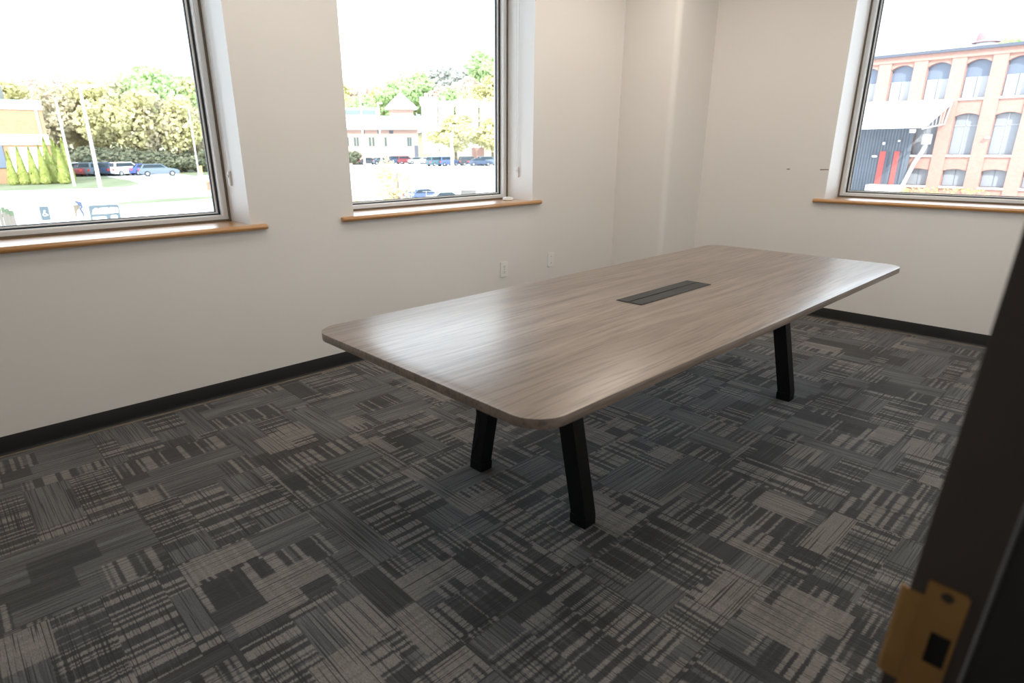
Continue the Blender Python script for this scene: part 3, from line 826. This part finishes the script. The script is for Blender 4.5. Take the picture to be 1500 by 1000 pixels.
mb = MB(); B.box(mb, 486, 550, 160.5, 168, 5.9, 6.05); mb.build('clerestory_glass', 'grey_glass', B.root)
mb = MB(); B.box(mb, 480, 628, 169.5, 172, 5.6, 6.0); mb.build('ridge_trim', 'green_metal', B.root)
c0, c1, zc, zp = B.q(570, 158, 6)[0], B.q(605, 158, 6)[0], B.q(586, 158, 6)[1], B.q(586, 135, 8.5)[1]
mb = MB(); mb.box(c0, c1, 6, 12, zr - .5, zc); mb.build('cupola', 'pink_brick', B.root)
cm = (c0 + c1) / 2; e = 1.1; mb = MB()
vs = [mb.bm.verts.new(v) for v in ((c0 - e, 5, zc - .1), (c1 + e, 5, zc - .1), (c1 + e, 13, zc - .1), (c0 - e, 13, zc - .1), (cm, 9, zp))]
mb.bm.faces.new(vs[3::-1]); [mb.bm.faces.new((vs[i], vs[(i + 1) % 4], vs[4])) for i in range(4)]
mb.build('pyramid_roof', 'white_trim', B.root)
mb = MB(); mb.box(c0 - e, c1 + e, 4.9, 5.05, zc - .35, zc); mb.build('cupola_eave', 'green_metal', B.root)
for x0 in (500, 508, 518.5, 522.5, 540.5, 545.5, 563.5, 596.5, 600):
    mb = MB(); B.box(mb, x0, x0 + 3.0, 201, 214, -.06, .05); w = mb.build('window', 'dark_glass', B.root)
for x0, x1 in ((530, 534), (553, 557), (570, 576)):
    mb = MB(); B.box(mb, x0, x1, 191, 196, -.05, .05); mb.build('upper_vent', 'roof_edge_dark', B.root)
mb = MB(); B.box(mb, 607.5, 613, 213, 236, -.08, .05); mb.build('doorway', 'roof_edge_dark', B.root)

# white houses on the hillside
for i, (x0, x1, ty, rt, d) in enumerate(((617, 640, 152, 142, 182), (642, 664, 156, 148, 184), (668, 700, 155, 146, 186), (703, 738, 157, 149, 188))):
    hz = ground_at(at((x0 + x1) / 2, d)); B = Face('house', (x0 + x1) / 2, d, hz - 1)
    tag(B.root, '%s from the left of the white houses on the hillside' % ('house, ' + ORD[i]), 'house', 'white hillside houses')
    a, z1 = B.q(x0, ty); b, _ = B.q(x1, ty); _, zr = B.q((x0 + x1) / 2, rt, 4)
    mb = MB(); mb.box(a, b, 0, 8, 0, z1); mb.build('wall', 'white_trim', B.root)
    mb = MB(); mb.prism([(-.5, z1 - .1), (4, zr), (8.5, z1 - .1)], (a - .4, b + .4), Matrix(((0, 0, 1, 0), (1, 0, 0, 0), (0, 1, 0, 0), (0, 0, 0, 1)))); mb.build('roof', 'white_trim', B.root)
    for k in range(3):
        xx = a + (b - a) * (.2 + .3 * k); mb = MB(); mb.box(xx - .3, xx + .3, -.05, .05, z1 - 2.6, z1 - 1.2); mb.build('window', 'light_grey_paint', B.root)
    mb = MB(); mb.box(a + 1, a + 1.8, 3, 3.8, zr - 1.2, zr + .9); mb.build('chimney', 'white_trim', B.root)

# brick mill seen through the right window; its front is parallel to the back wall
FY = 56.0
MILL = tag(empty('brick_mill', (0, FY, -2.45)), 'red brick mill with rows of arched windows outside the right window', 'building')
mz = lambda z: z + 2.45
PIT, WW, X00 = 2.525, 1.60, -14.05
bays = range(-3, 7)
rows = [(-1.66, -.46, .14), (.74, 3.62, .20), (4.92, 7.36, .30)]     # sill, spring line, rise of the arch
mb = MB()
for b in bays:
    xl = X00 + b * PIT; xr = xl + WW
    mb.box(xr, xl + PIT, -.10, 1.0, -.4, mz(8.30))                    # pier
    edges = [-2.85] + [v for r_ in rows for v in r_[:2]] + [8.30]
    prev = None
    for k in range(4):
        zb_ = edges[2 * k]; zt_ = edges[2 * k + 1]
        if k == 0:
            mb.box(xl, xr, .03, 1.0, mz(zb_), mz(zt_))
        else:
            rise = rows[k - 1][2]
            pts = [(xl, mz(zt_)), (xl, mz(zb_))] + [(xl + WW * j / 10, mz(zb_) + rise * (1 - (2 * j / 10 - 1) ** 2)) for j in range(1, 10)] + [(xr, mz(zb_)), (xr, mz(zt_))]
            mb.prism(pts[::-1], (.03, 1.0), Matrix(((1, 0, 0, 0), (0, 0, 1, 0), (0, 1, 0, 0), (0, 0, 0, 1))))
mb.box(X00 - 3 * PIT - .92, X00 - 3 * PIT, -.10, 1.0, -.4, mz(8.30))
XL, XRR = X00 - 3 * PIT - .9, X00 + 7 * PIT
mb.box(XL, XRR, -.16, 1.0, mz(7.86), mz(8.30))
mb.build('brick_wall', 'mill_brick', MILL)
mb = MB(); mb.box(XL, XRR, -.42, 14, mz(8.30), mz(8.52)); mb.build('roof', 'roof_edge_dark', MILL)
mb = MB(); mb.box(XL, XRR, 1.0, 13.5, -.4, mz(8.29)); mb.build('mill_body', 'mill_brick', MILL)
for b in bays:
    xl = X00 + b * PIT
    if xl > 0.5 or xl < -17: continue
    for k, (zs_, zp_, rise) in enumerate(rows):
        if k == 0 and xl < -12: continue
        mb = MB(); mb.box(xl + .001, xl + WW - .001, .52, .58, mz(zs_), mz(zp_ + rise)); w = mb.build('window', 'grey_glass' if k == 2 else 'window_blind', MILL)
        mb = MB(); hb = zs_ + (zp_ + rise - zs_) * (.56 if k == 2 else .97)
        mb.box(xl + .06, xl + WW / 2 - .03, .47, .51, mz(zs_ + .05), mz(hb)); mb.box(xl + WW / 2 + .03, xl + WW - .06, .47, .51, mz(zs_ + .05), mz(hb)); mb.build('blind_panel', 'window_blind' if k < 2 else 'white_blind', w)
        if k == 1:
            mb = MB(); mb.box(xl + .05, xl + WW - .05, .42, .46, mz(zs_ + 2.15), mz(zs_ + 2.21)); mb.box(xl + WW / 2 - .03, xl + WW / 2 + .03, .42, .46, mz(zs_), mz(zp_ + .15)); mb.build('muntin', 'light_grey_paint', w)
        mb = MB(); mb.box(xl + .005, xl + WW - .005, -.14, .50, mz(zs_ - .14), mz(zs_) - .001); mb.build('sill', 'pale_concrete', MILL)
# sheltered entrance: dark ribbed siding, red doors, canopy
mb = MB(); xa, xb = -17.6, -11.45
x = xa
while x < xb:
    mb.box(x, x + .11, -.30, -.101, mz(-2.4), mz(3.2)); mb.box(x + .11, x + .22, -.25, -.101, mz(-2.4), mz(3.2)); x += .22
mb.build('ribbed_siding', 'metal_siding', MILL)
for x0, x1, x2 in ((-13.60, -13.19, -12.95), (-12.53, -12.18, -11.95)):
    mb = MB(); mb.box(x0, x1, -.42, -.31, mz(-1.65), mz(1.02)); o = mb.build('door', 'red_door', MILL)
    mb = MB(); mb.box(x1, x2, -.40, -.31, mz(-1.65), mz(1.02)); mb.build('door_opening', 'roof_edge_dark', o)
mb = MB(); mb.box(-13.9, -11.3, -1.6, -.31, mz(-2.5), mz(-1.66)); mb.build('loading_step', 'pale_concrete', MILL)
for x0, z0, w_, h_ in ((-14.15, .55, .36, .16), (-13.52, 1.55, .16, .22), (-12.42, 1.78, .14, .14), (-11.75, 2.45, .42, .30)):
    mb = MB(); mb.box(x0, x0 + w_, -.55, -.31, mz(z0), mz(z0 + h_)); mb.build('wall_lamp', 'sign_white', MILL, bev=.03)
mb = MB(); mb.box(-17.8, -9.72, -5.4, -5.25, mz(2.72), mz(2.80))
vs = [mb.bm.verts.new(v) for v in ((-17.8, -5.3, mz(2.78)), (-9.75, -5.3, mz(2.78)), (-9.25, -.11, mz(4.78)), (-17.8, -.11, mz(4.95)), (-17.8, -5.3, mz(2.88)), (-9.75, -5.3, mz(2.88)), (-9.25, -.11, mz(4.88)), (-17.8, -.11, mz(5.05)))]
for f in ((0, 1, 2, 3), (7, 6, 5, 4), (0, 4, 5, 1), (1, 5, 6, 2), (2, 6, 7, 3), (3, 7, 4, 0)): mb.bm.faces.new([vs[i] for i in f])
mb.build('canopy', 'white_trim', MILL)
mb = MB()
a, b, c = Vector((-9.75, -5.2, mz(2.66))), Vector((-9.35, -.2, mz(4.60))), Vector((-9.55, -.2, mz(3.05)))
mb.tube([a, b], .09, 6); mb.tube([a, c], .07, 6); mb.tube([b, c], .07, 6)
for t in (.2, .35, .5, .65, .8):
    p, q_ = a.lerp(b, t), a.lerp(c, t + .08); mb.tube([p, q_], .04, 5)
mb.build('canopy_truss', 'truss_steel', MILL)
mb = MB(); mb.box(-10.75, -10.15, -.62, -.11, mz(1.55), mz(2.35)); o = mb.build('vent_hood', 'light_grey_paint', MILL, bev=.06)
mb = MB(); mb.tube([(-10.4, -.36, mz(1.7)), (-10.6, -.36, mz(1.0)), (-11.0, -.36, mz(.1)), (-11.3, -.36, mz(-1.0)), (-11.5, -.36, mz(-1.7))], .17, 10); mb.build('vent_duct', 'light_grey_paint', o, smooth=True)
mb = MB(); mb.box(-8.1 + 1.4, -6.45, -.42, -.11, mz(1.92), mz(2.10)); mb.build('wall_lamp', 'sign_white', MILL, bev=.03)
# roof ventilator
p = at(1427, 68); zb_ = 8.5
V_ = Vector((CAM.x + ray(1427, 66).x * (61 / ray(1427, 66).y), 55.4 + .2, 0))
vt = empty('roof_ventilator', (V_.x, FY + 3, 8.5 + .02)); tag(vt, 'pale red domed ventilator on the roof of the brick mill', 'ventilator')
zt_ = 9.9
mb = MB(); mb.cyl((0, 0), .62, 0, .55, 18); mb.build('ventilator_base', 'white_trim', vt)
mb = MB(); n = 20; mb.loft([[(q * math.cos(2 * math.pi * k / n), q * math.sin(2 * math.pi * k / n), z) for k in range(n)] for q, z in ((.95, .56), (.92, .62), (.68, .70), (.66, .95), (.62, 1.2), (.48, 1.42), (.25, 1.55), (.02, 1.6))]); mb.build('ventilator_dome', 'vent_red', vt, smooth=True)
# weeds along the mill
rs = np.random.RandomState(9)
v, f = leaves(rs, [(-11.6 + 1.1 * k, FY - 1.2 - .2 * (k % 2), -2.1, .8, .5, .45) for k in range(6)], 240, .10)
me = bpy.data.meshes.new('weeds'); me.from_pydata(v.tolist(), [], f.tolist()); me.materials.append(MATS['leaf_gold'])
o = bpy.data.objects.new('weeds', me); COL.objects.link(o); tag(o, 'pale yellow weeds growing along the foot of the brick mill', 'weeds', kind='stuff')

# ------------------------------------------------------------------ cars
def car_proto(mat, kind):
    root = empty('car'); L = 4.6; W = 1.78
    if kind == 'wagon': top = [(-2.15, .98), (-1.75, 1.50), (.25, 1.52), (1.05, 1.0)]
    elif kind == 'suv': top = [(-2.2, 1.05), (-1.95, 1.70), (.35, 1.72), (1.05, 1.12)]
    else: top = [(-1.75, .98), (-1.0, 1.42), (.25, 1.44), (1.15, .96)]
    hood = top[-1][1]; tail = top[0][1]
    low = [(-2.3, .35), (-2.32, .62), (-2.2, tail), (top[0][0], tail + .01), (top[-1][0], hood + .01), (2.05, hood - .16), (2.3, .66), (2.3, .33), (1.9, .26), (-1.9, .26)]
    mb = MB(); M = Matrix(((1, 0, 0, 0), (0, 0, 1, 0), (0, 1, 0, 0), (0, 0, 0, 1)))
    mb.prism(low, (-W / 2, W / 2), M)
    # cabin roof and pillars
    k = .82
    t0, t1, t2, t3 = top
    ring = lambda w, pts: [(x, s * w, z) for (x, z), s in pts]
    base = [(t0[0], -W / 2 + .02, tail), (t3[0], -W / 2 + .02, hood), (t3[0], W / 2 - .02, hood), (t0[0], W / 2 - .02, tail)]
    roof = [(t1[0], -W / 2 * k, t1[1]), (t2[0], -W / 2 * k, t2[1]), (t2[0], W / 2 * k, t2[1]), (t1[0], W / 2 * k, t1[1])]
    mb.loft([base, roof])
    mb.build('body', mat, root, bev=.05, seg=2, smooth=True, auto=35)
    # glazing set slightly proud of the cabin
    g = MB()
    def lerp3(a, b, t): return tuple(a[i] + (b[i] - a[i]) * t for i in range(3))
    def pane(a, b, c, d, off):
        A = [lerp3(a, d, .14), lerp3(b, c, .14), lerp3(b, c, .86), lerp3(a, d, .86)]
        A = [lerp3(A[0], A[1], .07), lerp3(A[0], A[1], .93), lerp3(A[3], A[2], .93), lerp3(A[3], A[2], .07)]
        lo = [tuple(Vector(v) + Vector(off) * .2) for v in A]; hi = [tuple(Vector(v) + Vector(off)) for v in A]
        g.loft([lo, hi])
    for s, i, j in ((-1, 0, 1), (1, 3, 2)): pane(base[i], base[j], roof[j], roof[i], (0, s * .035, .01))
    pane(base[1], base[2], roof[2], roof[1], (.03, 0, .025)); pane(base[0], base[3], roof[3], roof[0], (-.03, 0, .02))
    g.build('windows', 'car_glass', root)
    for x in (-1.42, 1.42):
        for s in (-1, 1):
            mb = MB(); mb.cyl((0, 0), .33, -.11, .11, 18); mb.transform(Matrix.Translation((x, s * (W / 2 - .08), .33)) @ Matrix.Rotation(R(90), 4, 'X')); w = mb.build('wheel', 'tyre', root)
            mb = MB(); mb.cyl((0, 0), .20, -.012, .012, 14); mb.transform(Matrix.Translation((x, s * (W / 2 + .035), .33)) @ Matrix.Rotation(R(90), 4, 'X')); mb.build('hubcap', 'car_silver', w)
    for s in (-1, 1):
        mb = MB(); mb.box(-2.34, -2.26, s * .72 - .14, s * .72 + .14, .66, .92); mb.build('tail_light', 'tail_light', root)
    register(root); return root
cars = {}
def car(color, kind, px, d, ang, label, group, zoff=0.0):
    p, rz = facing(px, d); z = ground_at(p)
    key = (color, kind); h = rz + R(ang)
    # sit on the slope
    if key not in cars: cars[key] = car_proto('car_' + color, kind); o = cars[key]; o.location = (p.x, p.y, z); o.rotation_euler = (0, 0, h)
    else: o = copy_tree(cars[key], (p.x, p.y, z), h)
    o.location.z += .02
    return tag(o, label, 'car', group)
G1 = 'cars parked below the grove'
c1 = [('white', 'suv', 100, 99, 60, 'white car half hidden behind the evergreen row'), ('maroon', 'sedan', 120, 98, 58, 'dark red car just left of the light pole foot'),
      ('slate', 'suv', 134, 98, 55, 'dark grey SUV just right of the light pole'), ('white', 'sedan', 149, 99, 55, 'white car between the dark grey SUV and the navy car'),
      ('navy', 'suv', 163, 98, 55, 'navy SUV in the middle of the parked row'), ('white', 'suv', 180, 97, 35, 'white SUV right of the navy SUV'),
      ('blue', 'sedan', 199, 98, 50, 'bright blue car left of the slate grey wagon'), ('white', 'wagon', 214, 105, 8, 'white wagon behind the bright blue car'),
      ('slate', 'wagon', 228, 92, 4, 'slate grey wagon side-on at the right end of the row')]
for a in c1: car(*a, G1)
G2 = 'cars parked by the far building'
c2 = [('black', 'sedan', 540, 140, 10, 'black car below the paired windows of the far building'), ('slate', 'sedan', 556, 141, 30, 'grey car, second from the left by the far building'),
      ('navy', 'suv', 579, 142, 40, 'navy SUV, third from the left by the far building'), ('maroon', 'suv', 593, 143, 30, 'dark red SUV before the far doorway'),
      ('silver', 'sedan', 611, 142, 12, 'silver car right of the far doorway'), ('white', 'sedan', 626, 141, 8, 'white car under the left edge of the broad yellow tree'),
      ('teal', 'suv', 640, 122, 40, 'dark teal SUV on the grass edge under the broad tree'), ('sky', 'suv', 655, 123, 38, 'pale blue SUV left of the white post'),
      ('black', 'suv', 688, 124, 20, 'black SUV left of the red brick pillar'), ('navy', 'sedan', 703, 121, 12, 'navy car below the red brick pillar'), ('slate', 'suv', 716, 123, 18, 'grey SUV nearest the right frame of the middle window')]
for a in c2: car(*a, G2)
car('sky', 'sedan', 619, 71, 24, 'blue car at the bottom of the middle window', 'cars in the near car park')
car('white', 'sedan', 655, 66, 10, 'white car at the bottom of the middle window', 'cars in the near car park')

# ------------------------------------------------------------------ poles, signs, street things
def lamp_pole(px, d, top_py, label, arm=1.2, r=.09, base=None):
    p, rz = facing(px, d); z = ground_at(p) if base is None else base; h = zat(px, top_py, d) - z
    root = empty('light_pole', (p.x, p.y, z), rz)
    mb = MB(); mb.tube([(0, 0, 0), (0, 0, h)], [r * 1.25, r * .8], 10); mb.build('pole', 'pole_white', root, smooth=True)
    mb = MB(); mb.box(-.15, arm, -.14, .14, h, h + .16); mb.build('lamp_head', 'pole_white', root, bev=.03)
    mb = MB(); mb.cyl((0, 0), r * 2.6, 0, .35, 12); mb.build('base', 'pale_concrete', root)
    tag(root, label, 'light pole', 'outdoor light poles'); return root
lamp_pole(136, 51, 128, 'tall white light pole on the lawn in the left window', 1.0, .10)
lamp_pole(286, 80, 158, 'thin pale light pole near the right frame of the left window', -.9, .065)
lamp_pole(533, 100, 134, 'tall thin white light pole left of the pyramid cupola', .7, .12)
lamp_pole(558, 110, 152, 'white light pole just left of the pyramid cupola', .7, .12)
lamp_pole(662, 92, 196, 'white post in front of the broad yellow-green tree', .35, .20)
p = at(118, 103); root = empty('utility_pole', (p.x, p.y, -1.6)); tag(root, 'slim grey pole beside the evergreens in front of the grove', 'pole')
p = at(98, 70); root.location = (p.x, p.y, -1.6); mb = MB(); mb.tube([(0, 0, 0), (0, 0, 7.6)], [.13, .09], 8); mb.build('pole', 'fence_grey', root)
# yellow marker post, hydrant
p = at(290, 76); root = empty('marker_post', (p.x, p.y, -1.6)); tag(root, 'short yellow-topped marker post right of the slate grey wagon', 'post')
mb = MB(); mb.cyl((0, 0), .13, 0, .75, 10); mb.build('post_base', 'pole_white', root); mb = MB(); mb.cyl((0, 0), .13, .751, 1.5, 10); mb.build('post_top', 'marker_yellow', root)
p = floorpt(306, 279, -1.6); root = empty('fire_hydrant', (p.x, p.y, -1.6)); tag(root, 'small red fire hydrant by the right frame of the left window', 'hydrant')
mb = MB(); n = 12; mb.loft([[(q * math.cos(2 * math.pi * k / n), q * math.sin(2 * math.pi * k / n), z) for k in range(n)] for q, z in ((.2, 0), (.2, .06), (.13, .08), (.13, .55), (.17, .57), (.17, .63), (.12, .72), (.03, .8))]); mb.build('barrel', 'hydrant_red', root, smooth=True)
mb = MB(); mb.tube([(-.24, 0, .42), (.24, 0, .42)], .06, 8); mb.build('nozzle', 'hydrant_red', root)

# signs close outside the left window
def sign_face(px, d, z0): return Face('parking_sign', px, d, z0)
B = Face('parking_sign', 66, 18.5, -1.6); tag(B.root, 'square slate parking sign with a white wheelchair figure', 'sign')
a, zt_ = B.q(56.5, 302.5); b, zb_ = B.q(75, 322); w_ = b - a; h_ = zt_ - zb_; cx_ = (a + b) / 2; cz_ = (zt_ + zb_) / 2
def rrect(x0, x1, z0, z1, r, n=5):
    o = []
    for cx, cz, a0 in ((x1 - r, z0 + r, -90), (x1 - r, z1 - r, 0), (x0 + r, z1 - r, 90), (x0 + r, z0 + r, 180)):
        o += [(cx + r * math.cos(R(a0 + 90 * k / n)), cz + r * math.sin(R(a0 + 90 * k / n))) for k in range(n + 1)]
    return o
XZ = Matrix(((1, 0, 0, 0), (0, 0, 1, 0), (0, 1, 0, 0), (0, 0, 0, 1)))
mb = MB(); mb.prism(rrect(a, b, zb_, zt_, w_ * .16), (0, .012), XZ); mb.build('sign_plate', 'sign_slate', B.root)
mb = MB()
u = w_ / 20
mb.prism([(cx_ + u * 1.9 * math.cos(t * .7854), cz_ + 6.2 * u + u * 1.9 * math.sin(t * .7854)) for t in range(8)], (-.006, -.001), XZ)       # head
mb.prism([(cx_ - 2.4 * u, cz_ + 4.4 * u), (cx_ + .8 * u, cz_ + 4.4 * u), (cx_ + 1.2 * u, cz_ + 1.5 * u), (cx_ + 4.6 * u, cz_ - 3.4 * u), (cx_ + 7 * u, cz_ - 4.2 * u), (cx_ + 6.4 * u, cz_ - 5.6 * u), (cx_ + 3.4 * u, cz_ - 5 * u), (cx_ + .4 * u, cz_ - .4 * u), (cx_ - 2.4 * u, cz_ - .4 * u)], (-.006, -.001), XZ)
ringo = [(cx_ - .6 * u + 4.6 * u * math.cos(R(150 + k * 23)), cz_ - 3 * u + 4.6 * u * math.sin(R(150 + k * 23))) for k in range(9)]
ringi = [(cx_ - .6 * u + 3.0 * u * math.cos(R(150 + k * 23)), cz_ - 3 * u + 3.0 * u * math.sin(R(150 + k * 23))) for k in range(9)]
for k in range(8): mb.prism([ringo[k], ringo[k + 1], ringi[k + 1], ringi[k]], (-.006, -.001), XZ)
mb.build('wheelchair_figure', 'sign_white', B.root)
mb = MB(); mb.box(cx_ - .03, cx_ + .03, .0125, .05, 0, zt_ + .05); mb.build('post', 'pole_white', B.root)

B = Face('notice_sign', 153, 18.0, -1.6); tag(B.root, 'wide slate sign with two white worn lettering bars', 'sign')
a, zt_ = B.q(129, 301); b, zb_ = B.q(178, 322.5); w_ = b - a; h_ = zt_ - zb_
mb = MB(); mb.prism(rrect(a, b, zb_, zt_, h_ * .12), (0, .014), XZ); mb.build('sign_plate', 'sign_slate', B.root)
mb = MB()
mb.prism([(a + w_ * x, zb_ + h_ * z) for x, z in ((.07, .46), (.50, .45), (.96, .50), (.95, .80), (.72, .84), (.66, .78), (.60, .84), (.36, .82), (.32, .77), (.22, .84), (.12, .72))], (-.007, -.001), XZ)
mb.prism(rrect(a + w_ * .06, a + w_ * .52, zb_ + h_ * .10, zb_ + h_ * .30, h_ * .06), (-.007, -.001), XZ)
mb.prism(rrect(a + w_ * .66, a + w_ * .90, zb_ + h_ * .12, zb_ + h_ * .34, h_ * .09), (-.007, -.001), XZ)
mb.build('lettering_bars', 'sign_white', B.root)
for x in (.30, .70):
    mb = MB(); mb.box(a + w_ * x - .03, a + w_ * x + .03, .0145, .06, 0, zb_ + h_ * .8); mb.build('post', 'pole_white', B.root)

B = Face('bracket_post', 116, 18.3, -1.6); tag(B.root, 'blue-edged tapering bracket post between the two slate signs', 'post')
mb = MB(); P_ = lambda x, y: B.q(x, y)
mb.prism([P_(107, 300.5), P_(116, 299.5), P_(117.5, 305), P_(113, 308.5), P_(112.5, 317), P_(111, 318)][::-1], (0, .05), XZ); mb.build('bracket', 'planter_tan', B.root)
mb = MB(); mb.prism([P_(109.5, 293.5), P_(119, 296), P_(121.5, 303), P_(119.5, 306), P_(123, 312), P_(125, 323), P_(121, 314), P_(116.5, 306.5), P_(118, 303), P_(110, 296)][::-1], (-.03, -.001), XZ); mb.build('edge_strip', 'sign_navy', B.root)
x_, z_ = P_(118, 312); mb = MB(); mb.box(x_ - .04, x_ + .04, .051, .11, 0, z_); mb.build('post', 'pole_white', B.root)

F_ = Face('picket_fence', 8, 18.4, -1.6); tag(F_.root, 'short run of green-capped pickets at the lower left corner of the left window', 'fence')
for k, x in enumerate((-14.5, -8.5, -2.5, 3.5, 9.5, 15.5)):
    a, z1 = F_.q(x - 2.6, 303 + .45 * max(0, x)); b, _ = F_.q(x + 2.6, 303)
    n = 7; prof = [(a, 0), (b, 0), (b, z1)] + [((a + b) / 2 + (b - a) / 2 * math.cos(math.pi * j / n), z1 + (b - a) * .3 * math.sin(math.pi * j / n)) for j in range(1, n)] + [(a, z1)]
    mb = MB(); mb.prism([(a, 0), (b, 0), (b, z1 - .1), (a, z1 - .1)], (0, .03), XZ); o = mb.build('picket', 'picket_wood', F_.root)
    mb = MB(); mb.prism([(a, z1 - .099), (b, z1 - .099)] + prof[2:], (0, .03), XZ); mb.build('picket_cap', 'picket_green', o)
mb = MB(); a, z1 = F_.q(-18, 317); b, _ = F_.q(18.5, 317); mb.box(a, b, .031, .06, z1 - .04, z1 + .04); mb.build('rail', 'picket_wood', F_.root)

# low things in the near car park of the middle window
p, rz = facing(685, 69); root = empty('dumpster', (p.x, p.y, -4.2), rz); tag(root, 'weathered grey dumpster behind the white car', 'dumpster')
mb = MB(); mb.box(-.85, .85, 0, 1.3, .12, 1.35); mb.build('bin', 'dumpster_grey', root, bev=.04); mb = MB(); mb.box(-.9, .9, -.05, 1.35, 1.352, 1.42); mb.build('lid', 'fence_grey', root)
p, rz = facing(722, 71); root = empty('low_wall', (p.x, p.y, -4.2), rz); mb = MB(); mb.box(-1.5, 1.6, 0, .35, 0, .62); mb.build('wall_body', 'mill_brick', root); mb = MB(); mb.box(-1.55, 1.65, -.04, .39, .621, .70); mb.build('wall_cap', 'pale_concrete', root)
tag(root, 'low red brick wall right of the dumpster', 'wall')
p, rz = facing(630, 70); root = empty('rail_fence', (p.x, p.y, -4.2), rz); tag(root, 'thin grey rail fence behind the blue car', 'fence')
for k in range(4): mb = MB(); mb.tube([(-1.9 + 1.3 * k, 0, 0), (-1.9 + 1.3 * k, 0, 1.25)], .03, 6); mb.build('post', 'fence_grey', root)
for z in (.6, 1.2): mb = MB(); mb.tube([(-1.9, 0, z), (2.0, 0, z)], .025, 6); mb.build('rail', 'fence_grey', root)
p, rz = facing(700, 139); root = empty('brick_pillar', (p.x, p.y, ground_at(p)), rz); tag(root, 'red brick pillar behind the black SUV under the broad trees', 'pillar')
mb = MB(); mb.box(-1.4, 1.4, 0, 1.5, 0, zat(700, 216, 134) - ground_at(p)); mb.build('pillar_shaft', 'mill_brick', root); zt_ = zat(700, 216, 134) - ground_at(p); mb = MB(); mb.box(-1.6, 1.6, -.2, 1.7, zt_, zt_ + .25); mb.build('pillar_cap', 'pale_concrete', root)

# ------------------------------------------------------------------ light
sd = bpy.data.lights.new('sun', 'SUN'); so = bpy.data.objects.new('sun', sd); COL.objects.link(so)
sd.energy = 3.2; sd.angle = R(.6); sd.color = (1.0, .955, .88)
dfrom = Vector((.60, -.62, .62)).normalized()
so.rotation_euler = dfrom.to_track_quat('Z', 'Y').to_euler(); so.location = (20, -20, 30)
w = bpy.data.worlds.new('sky'); S.world = w; w.use_nodes = True
bg = w.node_tree.nodes['Background']; V.nt = w.node_tree
tc = w.node_tree.nodes.new('ShaderNodeTexCoord'); sp = w.node_tree.nodes.new('ShaderNodeSeparateXYZ'); w.node_tree.links.new(tc.outputs['Generated'], sp.inputs[0])
cc = mixc(V(sp.outputs[2]).step(-.05, .9), (.90, .95, 1.0), (.70, .84, 1.0))
w.node_tree.links.new(cc, bg.inputs['Color']); bg.inputs['Strength'].default_value = 2.2
for (x, y, sx, rot) in ((-.45, (W1[0] + W1[1]) / 2, 1, (0, R(-90), 0)), (-.45, (W2[0] + W2[1]) / 2, 1, (0, R(-90), 0)), ((W3[0] + W3[1]) / 2, .45, 0, (R(-90), 0, 0))):
    ld = bpy.data.lights.new('window_portal', 'AREA'); ld.shape = 'RECTANGLE'; ld.size = 1.8; ld.size_y = 1.72
    ld.cycles.is_portal = True
    lo = bpy.data.objects.new('window_portal', ld); COL.objects.link(lo)
    lo.location = (x, y, (SILL + HEAD) / 2); lo.rotation_euler = rot

S.view_settings.view_transform = 'Standard'; S.view_settings.look = 'None'
S.view_settings.exposure = 0.95; S.view_settings.gamma = 1.0; S.view_settings.use_curve_mapping = False
S.cycles.max_bounces = 10; S.cycles.diffuse_bounces = 6; S.cycles.transparent_max_bounces = 12
S.cycles.use_denoising = True; S.cycles.sample_clamp_indirect = 6.0
